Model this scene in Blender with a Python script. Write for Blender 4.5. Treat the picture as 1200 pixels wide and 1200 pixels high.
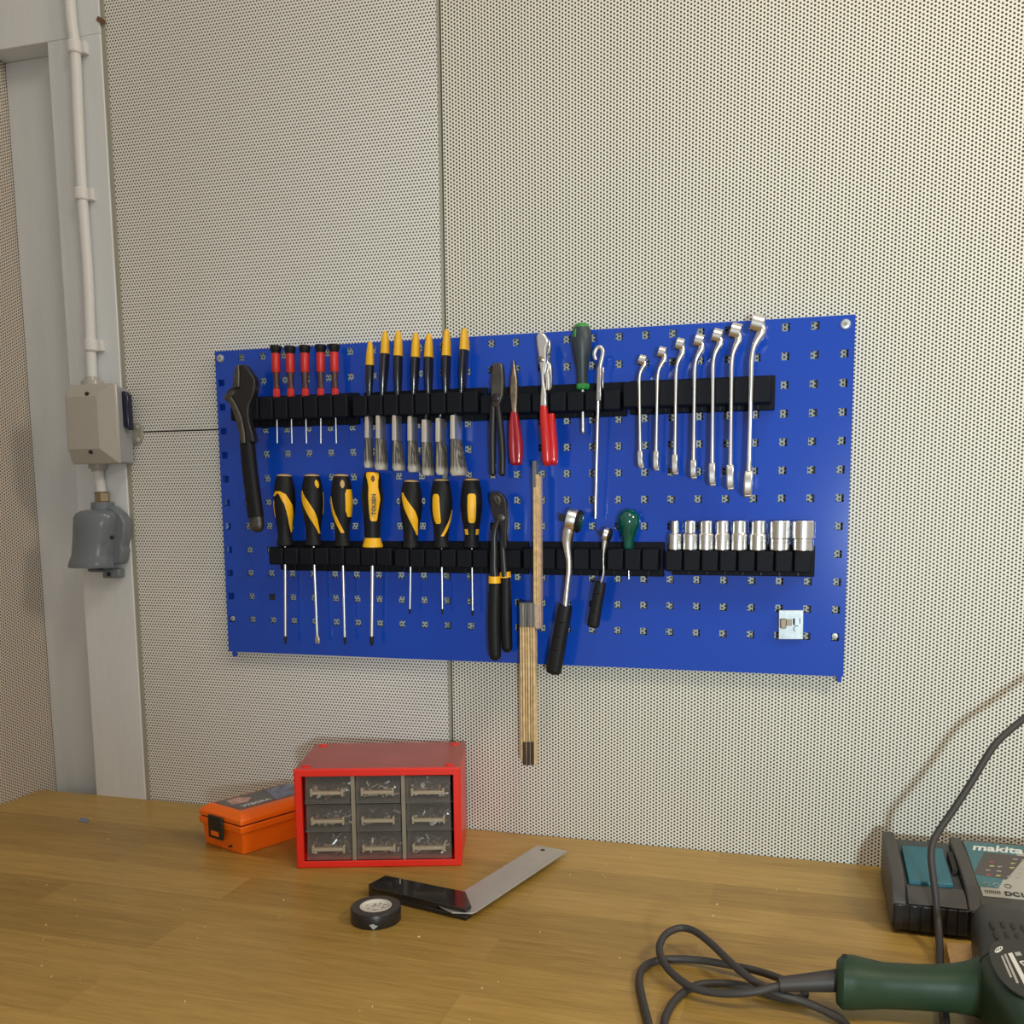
import bpy, bmesh, math, random
from mathutils import Vector, Matrix
random.seed(7)
C = bpy.context.scene.collection
for o in list(bpy.data.objects): bpy.data.objects.remove(o)
SC = bpy.context.scene
R = math.radians
# ------------------------------------------------------------------ camera
CAM = Vector((.9064, -1.3508, .5089)); YAW, PIT, ROLL = R(15.8026), R(-7.0632), R(-.3415); FPX = 1102.92; CX, CY = 630.887, 730.335   # the photograph is an off-centre crop
_f = Vector((-math.sin(YAW)*math.cos(PIT), math.cos(YAW)*math.cos(PIT), math.sin(PIT)))
_r = Vector((math.cos(YAW), math.sin(YAW), 0)); _u = _r.cross(_f)
_r, _u = math.cos(ROLL)*_r + math.sin(ROLL)*_u, -math.sin(ROLL)*_r + math.cos(ROLL)*_u
cam = bpy.data.cameras.new('camera'); co = bpy.data.objects.new('camera', cam); C.objects.link(co)
co.matrix_world = Matrix(((_r.x, _u.x, -_f.x, CAM.x), (_r.y, _u.y, -_f.y, CAM.y), (_r.z, _u.z, -_f.z, CAM.z), (0, 0, 0, 1)))
cam.sensor_width = 36; cam.lens = FPX/1200*36; cam.clip_start = .02; cam.shift_x = (600-CX)/1200; cam.shift_y = (CY-600)/1200
SC.camera = co
# ------------------------------------------------------------------ world, lamps, exposure
w = bpy.data.worlds.new('room_light'); SC.world = w; w.use_nodes = True
bg = w.node_tree.nodes['Background']; bg.inputs[0].default_value = (1, .95, .88, 1); bg.inputs[1].default_value = .47
def lamp(name, loc, target, size, power, color, sy=None):
    l = bpy.data.lights.new(name, 'AREA'); l.energy = power; l.color = color; l.size = size
    if sy: l.shape = 'RECTANGLE'; l.size_y = sy
    o = bpy.data.objects.new(name, l); C.objects.link(o); o.location = loc
    o.rotation_euler = (Vector(target)-Vector(loc)).to_track_quat('-Z', 'Y').to_euler()
    return o
lamp('ceiling_lamp', (1.2, -1.1, 2.3), (.6, .05, .3), .5, 10, (1, .88, .70))
lamp('side_lamp', (2.15, -.80, 1.55), (.7, -.1, .2), .30, 13, (1, .86, .66))
sl_ = bpy.data.lights.new('work_lamp', 'SPOT'); sl_.energy = 92; sl_.color = (.78, .94, 1); sl_.spot_size = R(64); sl_.spot_blend = 1; sl_.shadow_soft_size = .05
so_ = bpy.data.objects.new('work_lamp', sl_); C.objects.link(so_); so_.location = (1.31, -2.1, .42)
so_.rotation_euler = (Vector((.98, 0, .45))-Vector(so_.location)).to_track_quat('-Z', 'Y').to_euler()
SC.view_settings.view_transform = 'Standard'; SC.view_settings.look = 'None'
SC.view_settings.gamma = 1; SC.view_settings.use_curve_mapping = False
SC.view_settings.exposure = -.06

# ------------------------------------------------------------------ helpers
def ray(px, py): return _f + _r*((px-CX)/FPX) - _u*((py-CY)/FPX)
def at(px, py, y):                      # point seen at a pixel, on the plane parallel to the back wall at depth y
    d = ray(px, py); return CAM + d*((y-CAM.y)/d.y)
def on(px, py, z=0):                    # point seen at a pixel, on a horizontal plane
    d = ray(px, py); return CAM + d*((z-CAM.z)/d.z)
def ppx(p): return (Vector(p)-CAM).dot(_f)/FPX     # metres covered by one pixel at p
V = Vector
MATS = {}
def mat(name, col, rough=.5, metal=0, spec=.5, bump=0, bscale=200, var=0, vscale=20, coat=0, trans=0, bstretch=None):
    if name in MATS: return MATS[name]
    m = bpy.data.materials.new(name); m.use_nodes = True; nt = m.node_tree; b = nt.nodes['Principled BSDF']
    b.inputs['Base Color'].default_value = (*col, 1); b.inputs['Roughness'].default_value = rough
    b.inputs['Metallic'].default_value = metal; b.inputs['Specular IOR Level'].default_value = spec
    b.inputs['Coat Weight'].default_value = coat; b.inputs['Coat Roughness'].default_value = .08
    b.inputs['Transmission Weight'].default_value = trans
    N = nt.nodes.new; L = nt.links.new
    if bump or var:
        tc = N('ShaderNodeTexCoord'); mp = N('ShaderNodeMapping'); L(tc.outputs['Object'], mp.inputs[0])
        if bstretch: mp.inputs['Scale'].default_value = bstretch
    if var:
        n = N('ShaderNodeTexNoise'); n.inputs['Scale'].default_value = vscale; n.inputs['Detail'].default_value = 4
        L(mp.outputs[0], n.inputs['Vector'])
        mr = N('ShaderNodeMapRange'); mr.inputs[1].default_value = .3; mr.inputs[2].default_value = .7
        mr.inputs[3].default_value = 1-var; mr.inputs[4].default_value = 1+var; L(n.outputs[0], mr.inputs[0])
        mx = N('ShaderNodeVectorMath'); mx.operation = 'SCALE'; mx.inputs[0].default_value = col
        L(mr.outputs[0], mx.inputs['Scale']); L(mx.outputs[0], b.inputs['Base Color'])
    if bump:
        n2 = N('ShaderNodeTexNoise'); n2.inputs['Scale'].default_value = bscale; n2.inputs['Detail'].default_value = 3
        L(mp.outputs[0], n2.inputs['Vector'])
        bp = N('ShaderNodeBump'); bp.inputs['Strength'].default_value = bump; bp.inputs['Distance'].default_value = .002
        L(n2.outputs[0], bp.inputs['Height']); L(bp.outputs[0], b.inputs['Normal'])
    MATS[name] = m; return m

def perforated(name, au, av, col, p=.0053, r=.295):
    """painted sheet metal punched with round holes in staggered rows (rows run along axis au)"""
    m = bpy.data.materials.new(name); m.use_nodes = True; nt = m.node_tree; b = nt.nodes['Principled BSDF']
    N = nt.nodes.new; L = nt.links.new
    tc = N('ShaderNodeTexCoord'); sp = N('ShaderNodeSeparateXYZ'); L(tc.outputs['Object'], sp.inputs[0])
    def mth(op, a, bv=None):
        n = N('ShaderNodeMath'); n.operation = op
        for i, x in enumerate((a, bv)):
            if x is None: continue
            if isinstance(x, (int, float)): n.inputs[i].default_value = x
            else: L(x, n.inputs[i])
        return n.outputs[0]
    U = mth('DIVIDE', sp.outputs[au], p); W = mth('DIVIDE', sp.outputs[av], p*math.sqrt(3))
    def dist(off):
        fu = mth('SUBTRACT', mth('FRACT', mth('ADD', U, off)), .5)
        fw = mth('MULTIPLY', mth('SUBTRACT', mth('FRACT', mth('ADD', W, off)), .5), math.sqrt(3))
        return mth('SQRT', mth('ADD', mth('MULTIPLY', fu, fu), mth('MULTIPLY', fw, fw)))
    d = mth('MINIMUM', dist(0), dist(.5))
    mr = N('ShaderNodeMapRange'); mr.inputs[1].default_value = r-.03; mr.inputs[2].default_value = r+.03; L(d, mr.inputs[0])
    mx = N('ShaderNodeMix'); mx.data_type = 'RGBA'; mx.inputs[6].default_value = (.035, .03, .022, 1)
    n = N('ShaderNodeTexNoise'); n.inputs['Scale'].default_value = 2.5; n.inputs['Detail'].default_value = 3; L(tc.outputs['Object'], n.inputs['Vector'])
    m2 = N('ShaderNodeMix'); m2.data_type = 'RGBA'; L(n.outputs[0], m2.inputs[0])
    m2.inputs[6].default_value = (*[c*.95 for c in col], 1); m2.inputs[7].default_value = (*[c*1.05 for c in col], 1)
    L(m2.outputs[2], mx.inputs[7]); L(mr.outputs[0], mx.inputs[0]); L(mx.outputs[2], b.inputs['Base Color'])
    b.inputs['Roughness'].default_value = .5; b.inputs['Specular IOR Level'].default_value = .3
    return m

def wood_top():
    m = bpy.data.materials.new('oak_staves'); m.use_nodes = True; nt = m.node_tree; b = nt.nodes['Principled BSDF']
    N = nt.nodes.new; L = nt.links.new
    tc = N('ShaderNodeTexCoord')
    br = N('ShaderNodeTexBrick'); br.inputs['Scale'].default_value = 1; br.inputs['Brick Width'].default_value = .62; br.inputs['Row Height'].default_value = .073
    br.inputs['Mortar Size'].default_value = .0006; br.inputs['Mortar Smooth'].default_value = .3; br.offset = .37; br.inputs['Bias'].default_value = 0
    br.inputs['Color1'].default_value = (.0, .0, .0, 1); br.inputs['Color2'].default_value = (1, 1, 1, 1); br.inputs['Mortar'].default_value = (.3, .3, .3, 1)
    L(tc.outputs['Object'], br.inputs['Vector'])
    add = N('ShaderNodeVectorMath'); add.operation = 'MULTIPLY_ADD'; add.inputs[1].default_value = (3.1, 1.7, 5); L(br.outputs['Color'], add.inputs[0]); L(tc.outputs['Object'], add.inputs[2])
    mp = N('ShaderNodeMapping'); mp.inputs['Scale'].default_value = (14, 270, 1); L(add.outputs[0], mp.inputs[0])
    g = N('ShaderNodeTexNoise'); g.inputs['Scale'].default_value = 1; g.inputs['Detail'].default_value = 6; g.inputs['Roughness'].default_value = .6; g.inputs['Distortion'].default_value = .6; L(mp.outputs[0], g.inputs['Vector'])
    mp2 = N('ShaderNodeMapping'); mp2.inputs['Scale'].default_value = (1.6, 11, 1); L(add.outputs[0], mp2.inputs[0])
    w = N('ShaderNodeTexWave'); w.bands_direction = 'Y'; w.inputs['Scale'].default_value = .9; w.inputs['Distortion'].default_value = 6; w.inputs['Detail'].default_value = 2; w.inputs['Detail Scale'].default_value = .6; L(mp2.outputs[0], w.inputs['Vector'])
    st = N('ShaderNodeTexNoise'); st.inputs['Scale'].default_value = 3; st.inputs['Detail'].default_value = 3; L(tc.outputs['Object'], st.inputs['Vector'])
    def mixf(a, bb, f):
        n = N('ShaderNodeMix'); n.data_type = 'FLOAT'; n.inputs[0].default_value = f; L(a, n.inputs[2]); L(bb, n.inputs[3]); return n.outputs[0]
    x = mixf(g.outputs[0], w.outputs['Fac'], .06); x = mixf(x, br.outputs['Color'], .24); x = mixf(x, st.outputs[0], .25)
    cr = N('ShaderNodeValToRGB'); e = cr.color_ramp.elements
    e[0].position = .28; e[0].color = (.235, .132, .022, 1); e[1].position = .72; e[1].color = (.55, .345, .095, 1)
    k = cr.color_ramp.elements.new(.5); k.color = (.39, .238, .052, 1)
    L(x, cr.inputs[0]); L(cr.outputs[0], b.inputs['Base Color'])
    b.inputs['Roughness'].default_value = .36; b.inputs['Specular IOR Level'].default_value = .5
    bp = N('ShaderNodeBump'); bp.inputs['Strength'].default_value = .12; bp.inputs['Distance'].default_value = .001; L(g.outputs[0], bp.inputs['Height']); L(bp.outputs[0], b.inputs['Normal'])
    return m

def bristle_mat():
    m = bpy.data.materials.new('bristles'); m.use_nodes = True; nt = m.node_tree; b = nt.nodes['Principled BSDF']; N = nt.nodes.new; L = nt.links.new
    tc = N('ShaderNodeTexCoord'); mp = N('ShaderNodeMapping'); mp.inputs['Scale'].default_value = (600, 600, 12); L(tc.outputs['Object'], mp.inputs[0])
    n = N('ShaderNodeTexNoise'); n.inputs['Scale'].default_value = 1; n.inputs['Detail'].default_value = 3; L(mp.outputs[0], n.inputs['Vector'])
    cr = N('ShaderNodeValToRGB'); e = cr.color_ramp.elements; e[0].position = .42; e[0].color = (.035, .033, .034, 1); e[1].position = .66; e[1].color = (.40, .36, .30, 1)
    L(n.outputs[0], cr.inputs[0])
    # bristle tips are bleached: mix towards cream by generated height
    sp = N('ShaderNodeSeparateXYZ'); L(tc.outputs['Generated'], sp.inputs[0])
    mr = N('ShaderNodeMapRange'); mr.inputs[1].default_value = .28; mr.inputs[2].default_value = .02; L(sp.outputs[2], mr.inputs[0])
    mx = N('ShaderNodeMix'); mx.data_type = 'RGBA'; L(mr.outputs[0], mx.inputs[0]); L(cr.outputs[0], mx.inputs[6]); mx.inputs[7].default_value = (.66, .62, .54, 1)
    L(mx.outputs[2], b.inputs['Base Color']); b.inputs['Roughness'].default_value = .7
    bp = N('ShaderNodeBump'); bp.inputs['Strength'].default_value = .6; bp.inputs['Distance'].default_value = .001; L(n.outputs[0], bp.inputs['Height']); L(bp.outputs[0], b.inputs['Normal'])
    return m

def clear_plastic(name, col, op):
    m = bpy.data.materials.new(name); m.use_nodes = True; nt = m.node_tree; b = nt.nodes['Principled BSDF']; N = nt.nodes.new; L = nt.links.new
    b.inputs['Base Color'].default_value = (*col, 1); b.inputs['Roughness'].default_value = .14; b.inputs['Alpha'].default_value = op
    tc = N('ShaderNodeTexCoord'); n = N('ShaderNodeTexNoise'); n.inputs['Scale'].default_value = 60; L(tc.outputs['Object'], n.inputs['Vector'])
    bp = N('ShaderNodeBump'); bp.inputs['Strength'].default_value = .15; bp.inputs['Distance'].default_value = .002; L(n.outputs[0], bp.inputs['Height']); L(bp.outputs[0], b.inputs['Normal'])
    return m

ROOT = {}
def tag(o, label, cat, group=None, kind=None):
    if label: o['label'] = label
    if cat: o['category'] = cat
    if group: o['group'] = group
    if kind: o['kind'] = kind
    return o
def thing(name, label, cat, loc=(0, 0, 0), rotz=0, group=None):
    o = bpy.data.objects.new(name, None); C.objects.link(o); o.empty_display_size = .02
    o.location = loc; o.rotation_euler = (0, 0, rotz); tag(o, label, cat, group)
    ROOT[o] = Matrix.Translation(V(loc)) @ Matrix.Rotation(rotz, 4, 'Z')
    return o

class MB:
    def __init__(s): s.bm = bmesh.new()
    def face(s, vs):
        try: return s.bm.faces.new(vs)
        except ValueError: return None
    def box(s, c, size, rot=None):
        c = V(c); hx, hy, hz = [k/2 for k in size]; vs = []
        for x in (-1, 1):
            for y in (-1, 1):
                for z in (-1, 1):
                    v = V((x*hx, y*hy, z*hz)); vs.append(s.bm.verts.new(c + (rot @ v if rot else v)))
        for q in ((0, 1, 3, 2), (4, 6, 7, 5), (0, 4, 5, 1), (2, 3, 7, 6), (0, 2, 6, 4), (1, 5, 7, 3)): s.face([vs[i] for i in q])
        return s
    def bx(s, x0, x1, y0, y1, z0, z1): return s.box(((x0+x1)/2, (y0+y1)/2, (z0+z1)/2), (abs(x1-x0), abs(y1-y0), abs(z1-z0)))
    def prism(s, poly, off, poly2=None):
        off = V(off); a = [s.bm.verts.new(V(p)) for p in poly]; b = [s.bm.verts.new(V(p)+off) for p in (poly2 or poly)]; n = len(a)
        s.face(a); s.face(b[::-1])
        for i in range(n): s.face([a[i], b[i], b[(i+1) % n], a[(i+1) % n]])
        return s
    def pix(s, pts, y, t, ox=0, oy=0, k=1):          # outline read from the photograph, given its own depth and thickness
        return s.prism([at(ox+a/k, oy+b/k, y) for a, b in pts], (0, t, 0))
    def rings(s, rings, cap=True):
        R_ = [[s.bm.verts.new(p) for p in r] for r in rings]; n = len(R_[0])
        for a, b in zip(R_, R_[1:]):
            for i in range(n): s.face([a[i], a[(i+1) % n], b[(i+1) % n], b[i]])
        if cap: s.face(R_[0][::-1]); s.face(R_[-1])
        return s
    def lathe(s, p0, p1, prof, n=24, flat=1, cap=True):   # prof: (t, radius); flat scales the radius along world y
        p0, p1 = V(p0), V(p1); a = (p1-p0).normalized(); e1 = a.cross(V((0, 1, 0)))
        e1 = (e1 if e1.length > .1 else a.cross(V((0, 0, 1)))).normalized(); e2 = a.cross(e1)
        return s.rings([[p0+(p1-p0)*t + e1*(max(r, 1e-5)*math.cos(k*math.tau/n)) + e2*(max(r, 1e-5)*flat*math.sin(k*math.tau/n)) for k in range(n)] for t, r in prof], cap)
    def cyl(s, p0, p1, r, n=20): return s.lathe(p0, p1, [(0, r), (1, r)], n)
    def tube(s, pts, rad, n=10, sub=6, smooth=True):
        P = spline(pts, sub) if smooth else [V(p) for p in pts]; m = len(P)
        rr = [rad]*m if isinstance(rad, (int, float)) else resample(rad, m)
        t0 = (P[1]-P[0]).normalized(); e = t0.orthogonal().normalized(); rings = []
        for i, p in enumerate(P):
            t = (P[min(i+1, m-1)]-P[max(i-1, 0)]).normalized(); e = (e - t*e.dot(t)).normalized(); b = t.cross(e)
            rings.append([p + (e*math.cos(k*math.tau/n)+b*math.sin(k*math.tau/n))*rr[i] for k in range(n)])
        return s.rings(rings)
    def sweep(s, pts, wd, dp, n=16, ex=2.6, sub=6, dome=0):   # wd across in the wall plane, dp along y (half sizes), superelliptic section
        P = spline(pts, sub) if sub > 1 else [V(p) for p in pts]; m = len(P); W = resample(wd, m); D = resample(dp, m); rings = []
        if dome:
            t = (P[-1]-P[-2]).normalized(); p9 = P[-1]-t*dome; P = P[:-1]
            while len(P) > 2 and (P[-1]-p9).dot(t) > -1e-4: P.pop()
            k_ = len(P); W, D = W[:k_], D[:k_]
            for a in (0, 25, 45, 62, 76, 86): P.append(p9+t*dome*math.sin(R(a))); W.append(W[k_-1]*math.cos(R(a))); D.append(D[k_-1]*math.cos(R(a)))
            m = len(P)
        for i, p in enumerate(P):
            t = (P[min(i+1, m-1)]-P[max(i-1, 0)]).normalized(); e = t.cross(V((0, 1, 0))).normalized(); b = t.cross(e)
            r = []
            for k in range(n):
                c, q = math.cos(k*math.tau/n), math.sin(k*math.tau/n)
                r.append(p + e*(W[i]*math.copysign(abs(c)**(2/ex), c)) + b*(D[i]*math.copysign(abs(q)**(2/ex), q)))
            rings.append(r)
        return s.rings(rings)
    def sphere(s, c, r, u=16, v=10):
        m = Matrix.Translation(V(c)); bmesh.ops.create_uvsphere(s.bm, u_segments=u, v_segments=v, radius=r, matrix=m); return s
    def build(s, name, m, parent=None, bevel=0, seg=2, local=False, smooth=True, ang=38, label=None, loc=None):
        bm = s.bm; bmesh.ops.recalc_face_normals(bm, faces=bm.faces)
        o = bpy.data.objects.new(name, None) if False else None
        root = ROOT.get(parent) if parent else (Matrix.Translation(V(loc)) if loc is not None else Matrix())
        if not local: bm.transform(root.inverted())
        if smooth:
            for f in bm.faces: f.smooth = True
            for e in bm.edges:
                if len(e.link_faces) == 2 and e.calc_face_angle(0) > R(ang): e.smooth = False
        me = bpy.data.meshes.new(name); bm.to_mesh(me); bm.free()
        me.materials.append(m); o = bpy.data.objects.new(name, me); C.objects.link(o)
        if parent: o.parent = parent
        elif loc is not None: o.location = loc
        ROOT[o] = root
        if bevel:
            b = o.modifiers.new('bevel', 'BEVEL'); b.width = bevel; b.segments = seg; b.limit_method = 'ANGLE'; b.angle_limit = R(35); b.harden_normals = False
        if label: o['label'] = label
        return o
def spline(pts, sub):
    P = [V(p) for p in pts]; out = []
    for i in range(len(P)-1):
        a, b, c, d = P[max(i-1, 0)], P[i], P[i+1], P[min(i+2, len(P)-1)]
        for k in range(sub):
            t = k/sub; out.append(.5*((2*b)+(c-a)*t+(2*a-5*b+4*c-d)*t*t+(3*b-a-3*c+d)*t**3))
    return out+[P[-1]]
def resample(v, m):
    if isinstance(v, (int, float)): return [v]*m
    out = []
    for i in range(m):
        x = i/(m-1)*(len(v)-1); k = min(int(x), len(v)-2); out.append(v[k]+(v[k+1]-v[k])*(x-k))
    return out
def lerp_prof(prof, t):
    for (a, ra), (b, rb) in zip(prof, prof[1:]):
        if a <= t <= b: return ra + (rb-ra)*((t-a)/max(b-a, 1e-6))
    return prof[-1][1]
def axes(p0, p1):
    a = (p1-p0).normalized(); f = (CAM-p0); f = (f-a*f.dot(a)).normalized(); r = f.cross(a)
    if r.dot(_r) < 0: r = -r
    return a, f, r
def surf_strip(mb, p0, p1, prof, path, off=.0006, nw=8):
    """band lying on a lathed handle; path: (t, angle centre deg, half angle deg); angle 0 faces the room, positive to the right"""
    a, f, r = axes(p0, p1); top = []; 
    n = (len(path)-1)*6+1
    ts = resample([q[0] for q in path], n); cs = resample([q[1] for q in path], n); ws = resample([q[2] for q in path], n)
    for t, c, wd in zip(ts, cs, ws):
        row = []
        for k in range(nw+1):
            th = R(c+wd*(2*k/nw-1)); rad = lerp_prof(prof, t); h = off if 0 < k < nw else -.0004
            row.append(mb.bm.verts.new(p0+(p1-p0)*t + (f*math.cos(th)+r*math.sin(th))*(rad+h)))
        top.append(row)
    for x, y in zip(top, top[1:]):
        for k in range(nw): mb.face([x[k], x[k+1], y[k+1], y[k]])
    return mb
def text(name, body, origin, xd, yd, size, m, parent, shear=0, ext=.0002, align='LEFT', bold=0, sx=1, label=None, local=False):
    cu = bpy.data.curves.new('t', 'FONT'); cu.body = body; cu.size = size; cu.extrude = ext; cu.shear = shear; cu.align_x = align; cu.offset = bold
    t = bpy.data.objects.new('t', cu); C.objects.link(t); bpy.context.view_layer.update()
    me = bpy.data.meshes.new_from_object(t.evaluated_get(bpy.context.evaluated_depsgraph_get())); bpy.data.objects.remove(t)
    xd = V(xd).normalized(); z = xd.cross(V(yd)).normalized(); yd = z.cross(xd); o_ = V(origin)
    M = Matrix(((xd.x*sx, yd.x, z.x, o_.x), (xd.y*sx, yd.y, z.y, o_.y), (xd.z*sx, yd.z, z.z, o_.z), (0, 0, 0, 1)))
    me.transform((M if local else ROOT[parent].inverted() @ M)); me.name = name; me.materials.clear(); me.materials.append(m)
    o = bpy.data.objects.new(name, me); C.objects.link(o); o.parent = parent; ROOT[o] = ROOT[parent]
    if label: o['label'] = label
    return o

# ------------------------------------------------------------------ materials
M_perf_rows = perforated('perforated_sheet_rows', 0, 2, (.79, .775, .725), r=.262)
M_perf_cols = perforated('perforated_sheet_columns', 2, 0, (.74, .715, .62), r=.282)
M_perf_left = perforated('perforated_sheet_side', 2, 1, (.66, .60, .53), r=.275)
M_white = mat('white_paint', (.69, .72, .74), .4, bump=.7, bscale=38, bstretch=(1, 1, .3), var=.05, vscale=9)
M_pipe = mat('pipe_paint', (.70, .705, .70), .4, bump=.15, bscale=80)
M_beige = mat('beige_edge', (.34, .33, .27), .5)
M_dark = mat('dark_gap', (.02, .018, .015), .8)
M_blue = mat('blue_enamel', (.006, .060, .45), .15, spec=.5, bump=.03, bscale=5, coat=.2)
M_clip = mat('black_clip_plastic', (.006, .007, .011), .6, spec=.16, bump=.12, bscale=500)
M_steel = mat('satin_steel', (.62, .60, .56), .27, 1)
M_chrome = mat('chrome', (.84, .83, .80), .28, 1)
M_shank = mat('bright_steel', (.82, .82, .82), .3, 1)
M_tip = mat('blackened_tip', (.03, .03, .035), .4, .6)
M_black = mat('black_rubber', (.009, .009, .010), .5, spec=.25, bump=.08, bscale=300)
M_oldsteel = mat('oily_steel', (.10, .092, .08), .38, .75, var=.25, vscale=60)
M_darksteel = mat('dark_grip', (.016, .014, .016), .36, spec=.45)
M_rust = mat('worn_steel', (.34, .27, .2), .33, 1, var=.4, vscale=70)
M_yel = mat('yellow_grip', (.93, .49, .010), .42)
M_yelp = mat('yellow_paint', (.76, .42, .015), .35)
M_cream = mat('tan_end', (.55, .36, .16), .6)
M_redp = mat('red_plastic', (.60, .025, .018), .35)
M_redg = mat('red_vinyl_grip', (.55, .012, .012), .25, coat=.4)
M_redd = mat('dark_red_grip', (.34, .008, .016), .3, coat=.3)
M_brown = mat('dark_red_black_neck', (.075, .028, .025), .4)
M_bhandle = mat('black_lacquer', (.012, .012, .018), .22, coat=.3)
M_ferr = mat('tin_ferrule', (.92, .89, .82), .3, .88, bump=.15, bscale=120)
M_brist = bristle_mat()
M_gdark = mat('dark_slate_grip', (.03, .042, .05), .45)
M_green = mat('green_collar', (.03, .26, .05), .4)
M_teal = mat('translucent_green', (.0, .075, .055), .12, coat=.6)
M_woodr = mat('rule_wood', (.62, .42, .19), .5, var=.25, vscale=120)
M_rdark = mat('rule_red_edge', (.16, .035, .02), .6)
M_woodl = mat('rule_wood_pale', (.70, .52, .28), .5, var=.2, vscale=120)
M_woodg = mat('rule_printed_face', (.50, .36, .28), .5, var=.2, vscale=200)
M_cap = mat('dull_grey_joint', (.22, .22, .22), .4, .8)
M_capd = mat('dark_joint', (.075, .055, .05), .45, .5)
M_zinc = mat('zinc_plate', (.50, .55, .57), .42, .55, var=.12, vscale=120)
M_zincb = mat('zinc_yellowed', (.30, .25, .18), .45, .5)
M_greyb = mat('warm_grey_box', (.42, .40, .36), .26, spec=.5)
M_greyb2 = mat('cool_grey_box', (.33, .35, .38), .35)
M_sock = mat('blue_grey_socket', (.155, .18, .205), .24, spec=.5)
M_navy = mat('navy_lever', (.012, .013, .035), .2)
M_brass = mat('aged_brass', (.40, .33, .22), .3, 1)
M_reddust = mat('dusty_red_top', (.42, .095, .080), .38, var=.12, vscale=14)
M_red = mat('red_cabinet', (.78, .022, .010), .34, bump=.05, bscale=300)
M_orange = mat('orange_case', (.95, .155, .004), .4)
M_draw = clear_plastic('smoked_clear_plastic', (.34, .31, .27), .15)
M_drawh = clear_plastic('smoked_ridge', (.46, .39, .28), .8)
M_div = mat('divider_tan', (.26, .22, .16), .5)
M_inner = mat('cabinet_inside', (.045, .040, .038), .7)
M_screw = mat('zinc_fasteners', (.75, .72, .68), .3, 1)
M_wood = wood_top()
M_legs = mat('bench_frame', (.2, .2, .2), .5)
M_alu = mat('brushed_blade', (.55, .53, .50), .45, .6, var=.05, vscale=30)
M_gloss = mat('black_gloss', (.013, .011, .011), .16, coat=.3)
M_tape = mat('black_tape', (.018, .016, .015), .35)
M_tapes = mat('tape_side', (.06, .052, .043), .5)
M_label = mat('white_label', (.66, .62, .55), .5)
M_ink = mat('dark_ink', (.02, .02, .02), .5)
M_paper = mat('white_print', (.72, .70, .64), .5)
M_grey = mat('charger_grey', (.062, .057, .052), .5, bump=.1, bscale=400)
M_chblack = mat('charger_black', (.02, .02, .022), .22)
M_tealp = mat('teal_cover', (.02, .125, .165), .4)
M_tealp2 = mat('teal_print', (.055, .16, .18), .35)
M_chart = mat('grey_chart', (.085, .07, .065), .4)
M_pgrey = mat('pale_print', (.40, .38, .33), .4)
M_redink = mat('red_print', (.55, .07, .07), .5)
M_yelink = mat('yellow_print', (.6, .55, .12), .5)
M_dgreen = mat('drill_green', (.018, .042, .019), .5, spec=.35, bump=.04, bscale=300)
M_dblack = mat('drill_black', (.024, .022, .018), .45, spec=.35, bump=.06, bscale=300)
M_cord = mat('grey_rubber_cord', (.042, .036, .032), .55)
M_chip = mat('pressed_wood', (.68, .40, .16), .7, var=.15, vscale=300)
M_scrap = mat('blue_scrap', (.16, .20, .28), .5)
M_dust = mat('sawdust', (.75, .60, .38), .8)
M_stick1 = mat('sticker_dark', (.11, .105, .095), .35, var=.3, vscale=40)
M_stick2 = mat('sticker_blue', (.16, .19, .28), .35, var=.5, vscale=90)
M_stick3 = mat('sticker_pink', (.55, .30, .25), .4, var=.3, vscale=80)
M_floor = mat('concrete', (.3, .29, .27), .7, var=.15, vscale=6)
M_rustspot = mat('bare_rust', (.16, .08, .03), .8)

# ------------------------------------------------------------------ setting
YW = .0155                                  # face of the perforated wall sheets
def struct(o): o['kind'] = 'structure'; return o
struct(MB().bx(-.7, 2.6, -2.6, .3, -.95, -.9).build('floor', M_floor))
wall = struct(MB().bx(-.2, 2.6, YW+.022, YW+.12, -.9, 1.75).build('wall_back', M_dark))
SX = .3770; HZ = .6370
MB().bx(SX+.0017, 2.6, YW, YW+.02, -.9, 1.75).build('perforated_panel', M_perf_cols, wall)
MB().bx(-.1945, SX-.0065, YW, YW+.02, HZ+.0012, 1.75).build('perforated_panel', M_perf_rows, wall)
MB().bx(-.1945, SX-.0065, YW, YW+.02, -.9, HZ-.0012).build('perforated_panel', M_perf_rows, wall)
MB().bx(SX-.0064, SX-.0018, YW+.002, YW+.022, -.9, 1.75).build('seam_edge', M_beige, wall)
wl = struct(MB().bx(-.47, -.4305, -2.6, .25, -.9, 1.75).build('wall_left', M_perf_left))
post = MB(); post.bx(-.3050, -.2015, .010, .16, -.9, 1.2650)
post.bx(-.4300, -.3052, .050, .16, -.9, 1.2650); post.bx(-.4300, -.2015, .010, .16, 1.2652, 1.75)
post = struct(post.build('trim_1', M_white, bevel=.0012))
MB().box(at(118.5, 24, .0095), (.016, .002, .007), Matrix.Rotation(R(32), 3, 'Y')).build('rust_notch', M_rustspot, post)
struct(MB().bx(-.2013, -.1946, .0125, .045, -.9, 1.75).build('trim_2', M_beige))

# workbench
bench = thing('workbench', 'long oiled oak workbench with staved top standing against the perforated wall', 'workbench', (.8, -.4, -.9))
YB = YW-.0012
MB().prism([(-.4295, .0122, 0), (2.3, YB, 0), (2.3, -.85, 0), (-.4295, -.85, 0)], (0, 0, -.04)).build('worktop', M_wood, bench, bevel=.002)
for x in (-.33, 2.2):
    for y in (-.72, -.08): MB().bx(x-.03, x+.03, y-.03, y+.03, -.9, -.04).build('leg', M_legs, bench)

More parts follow.
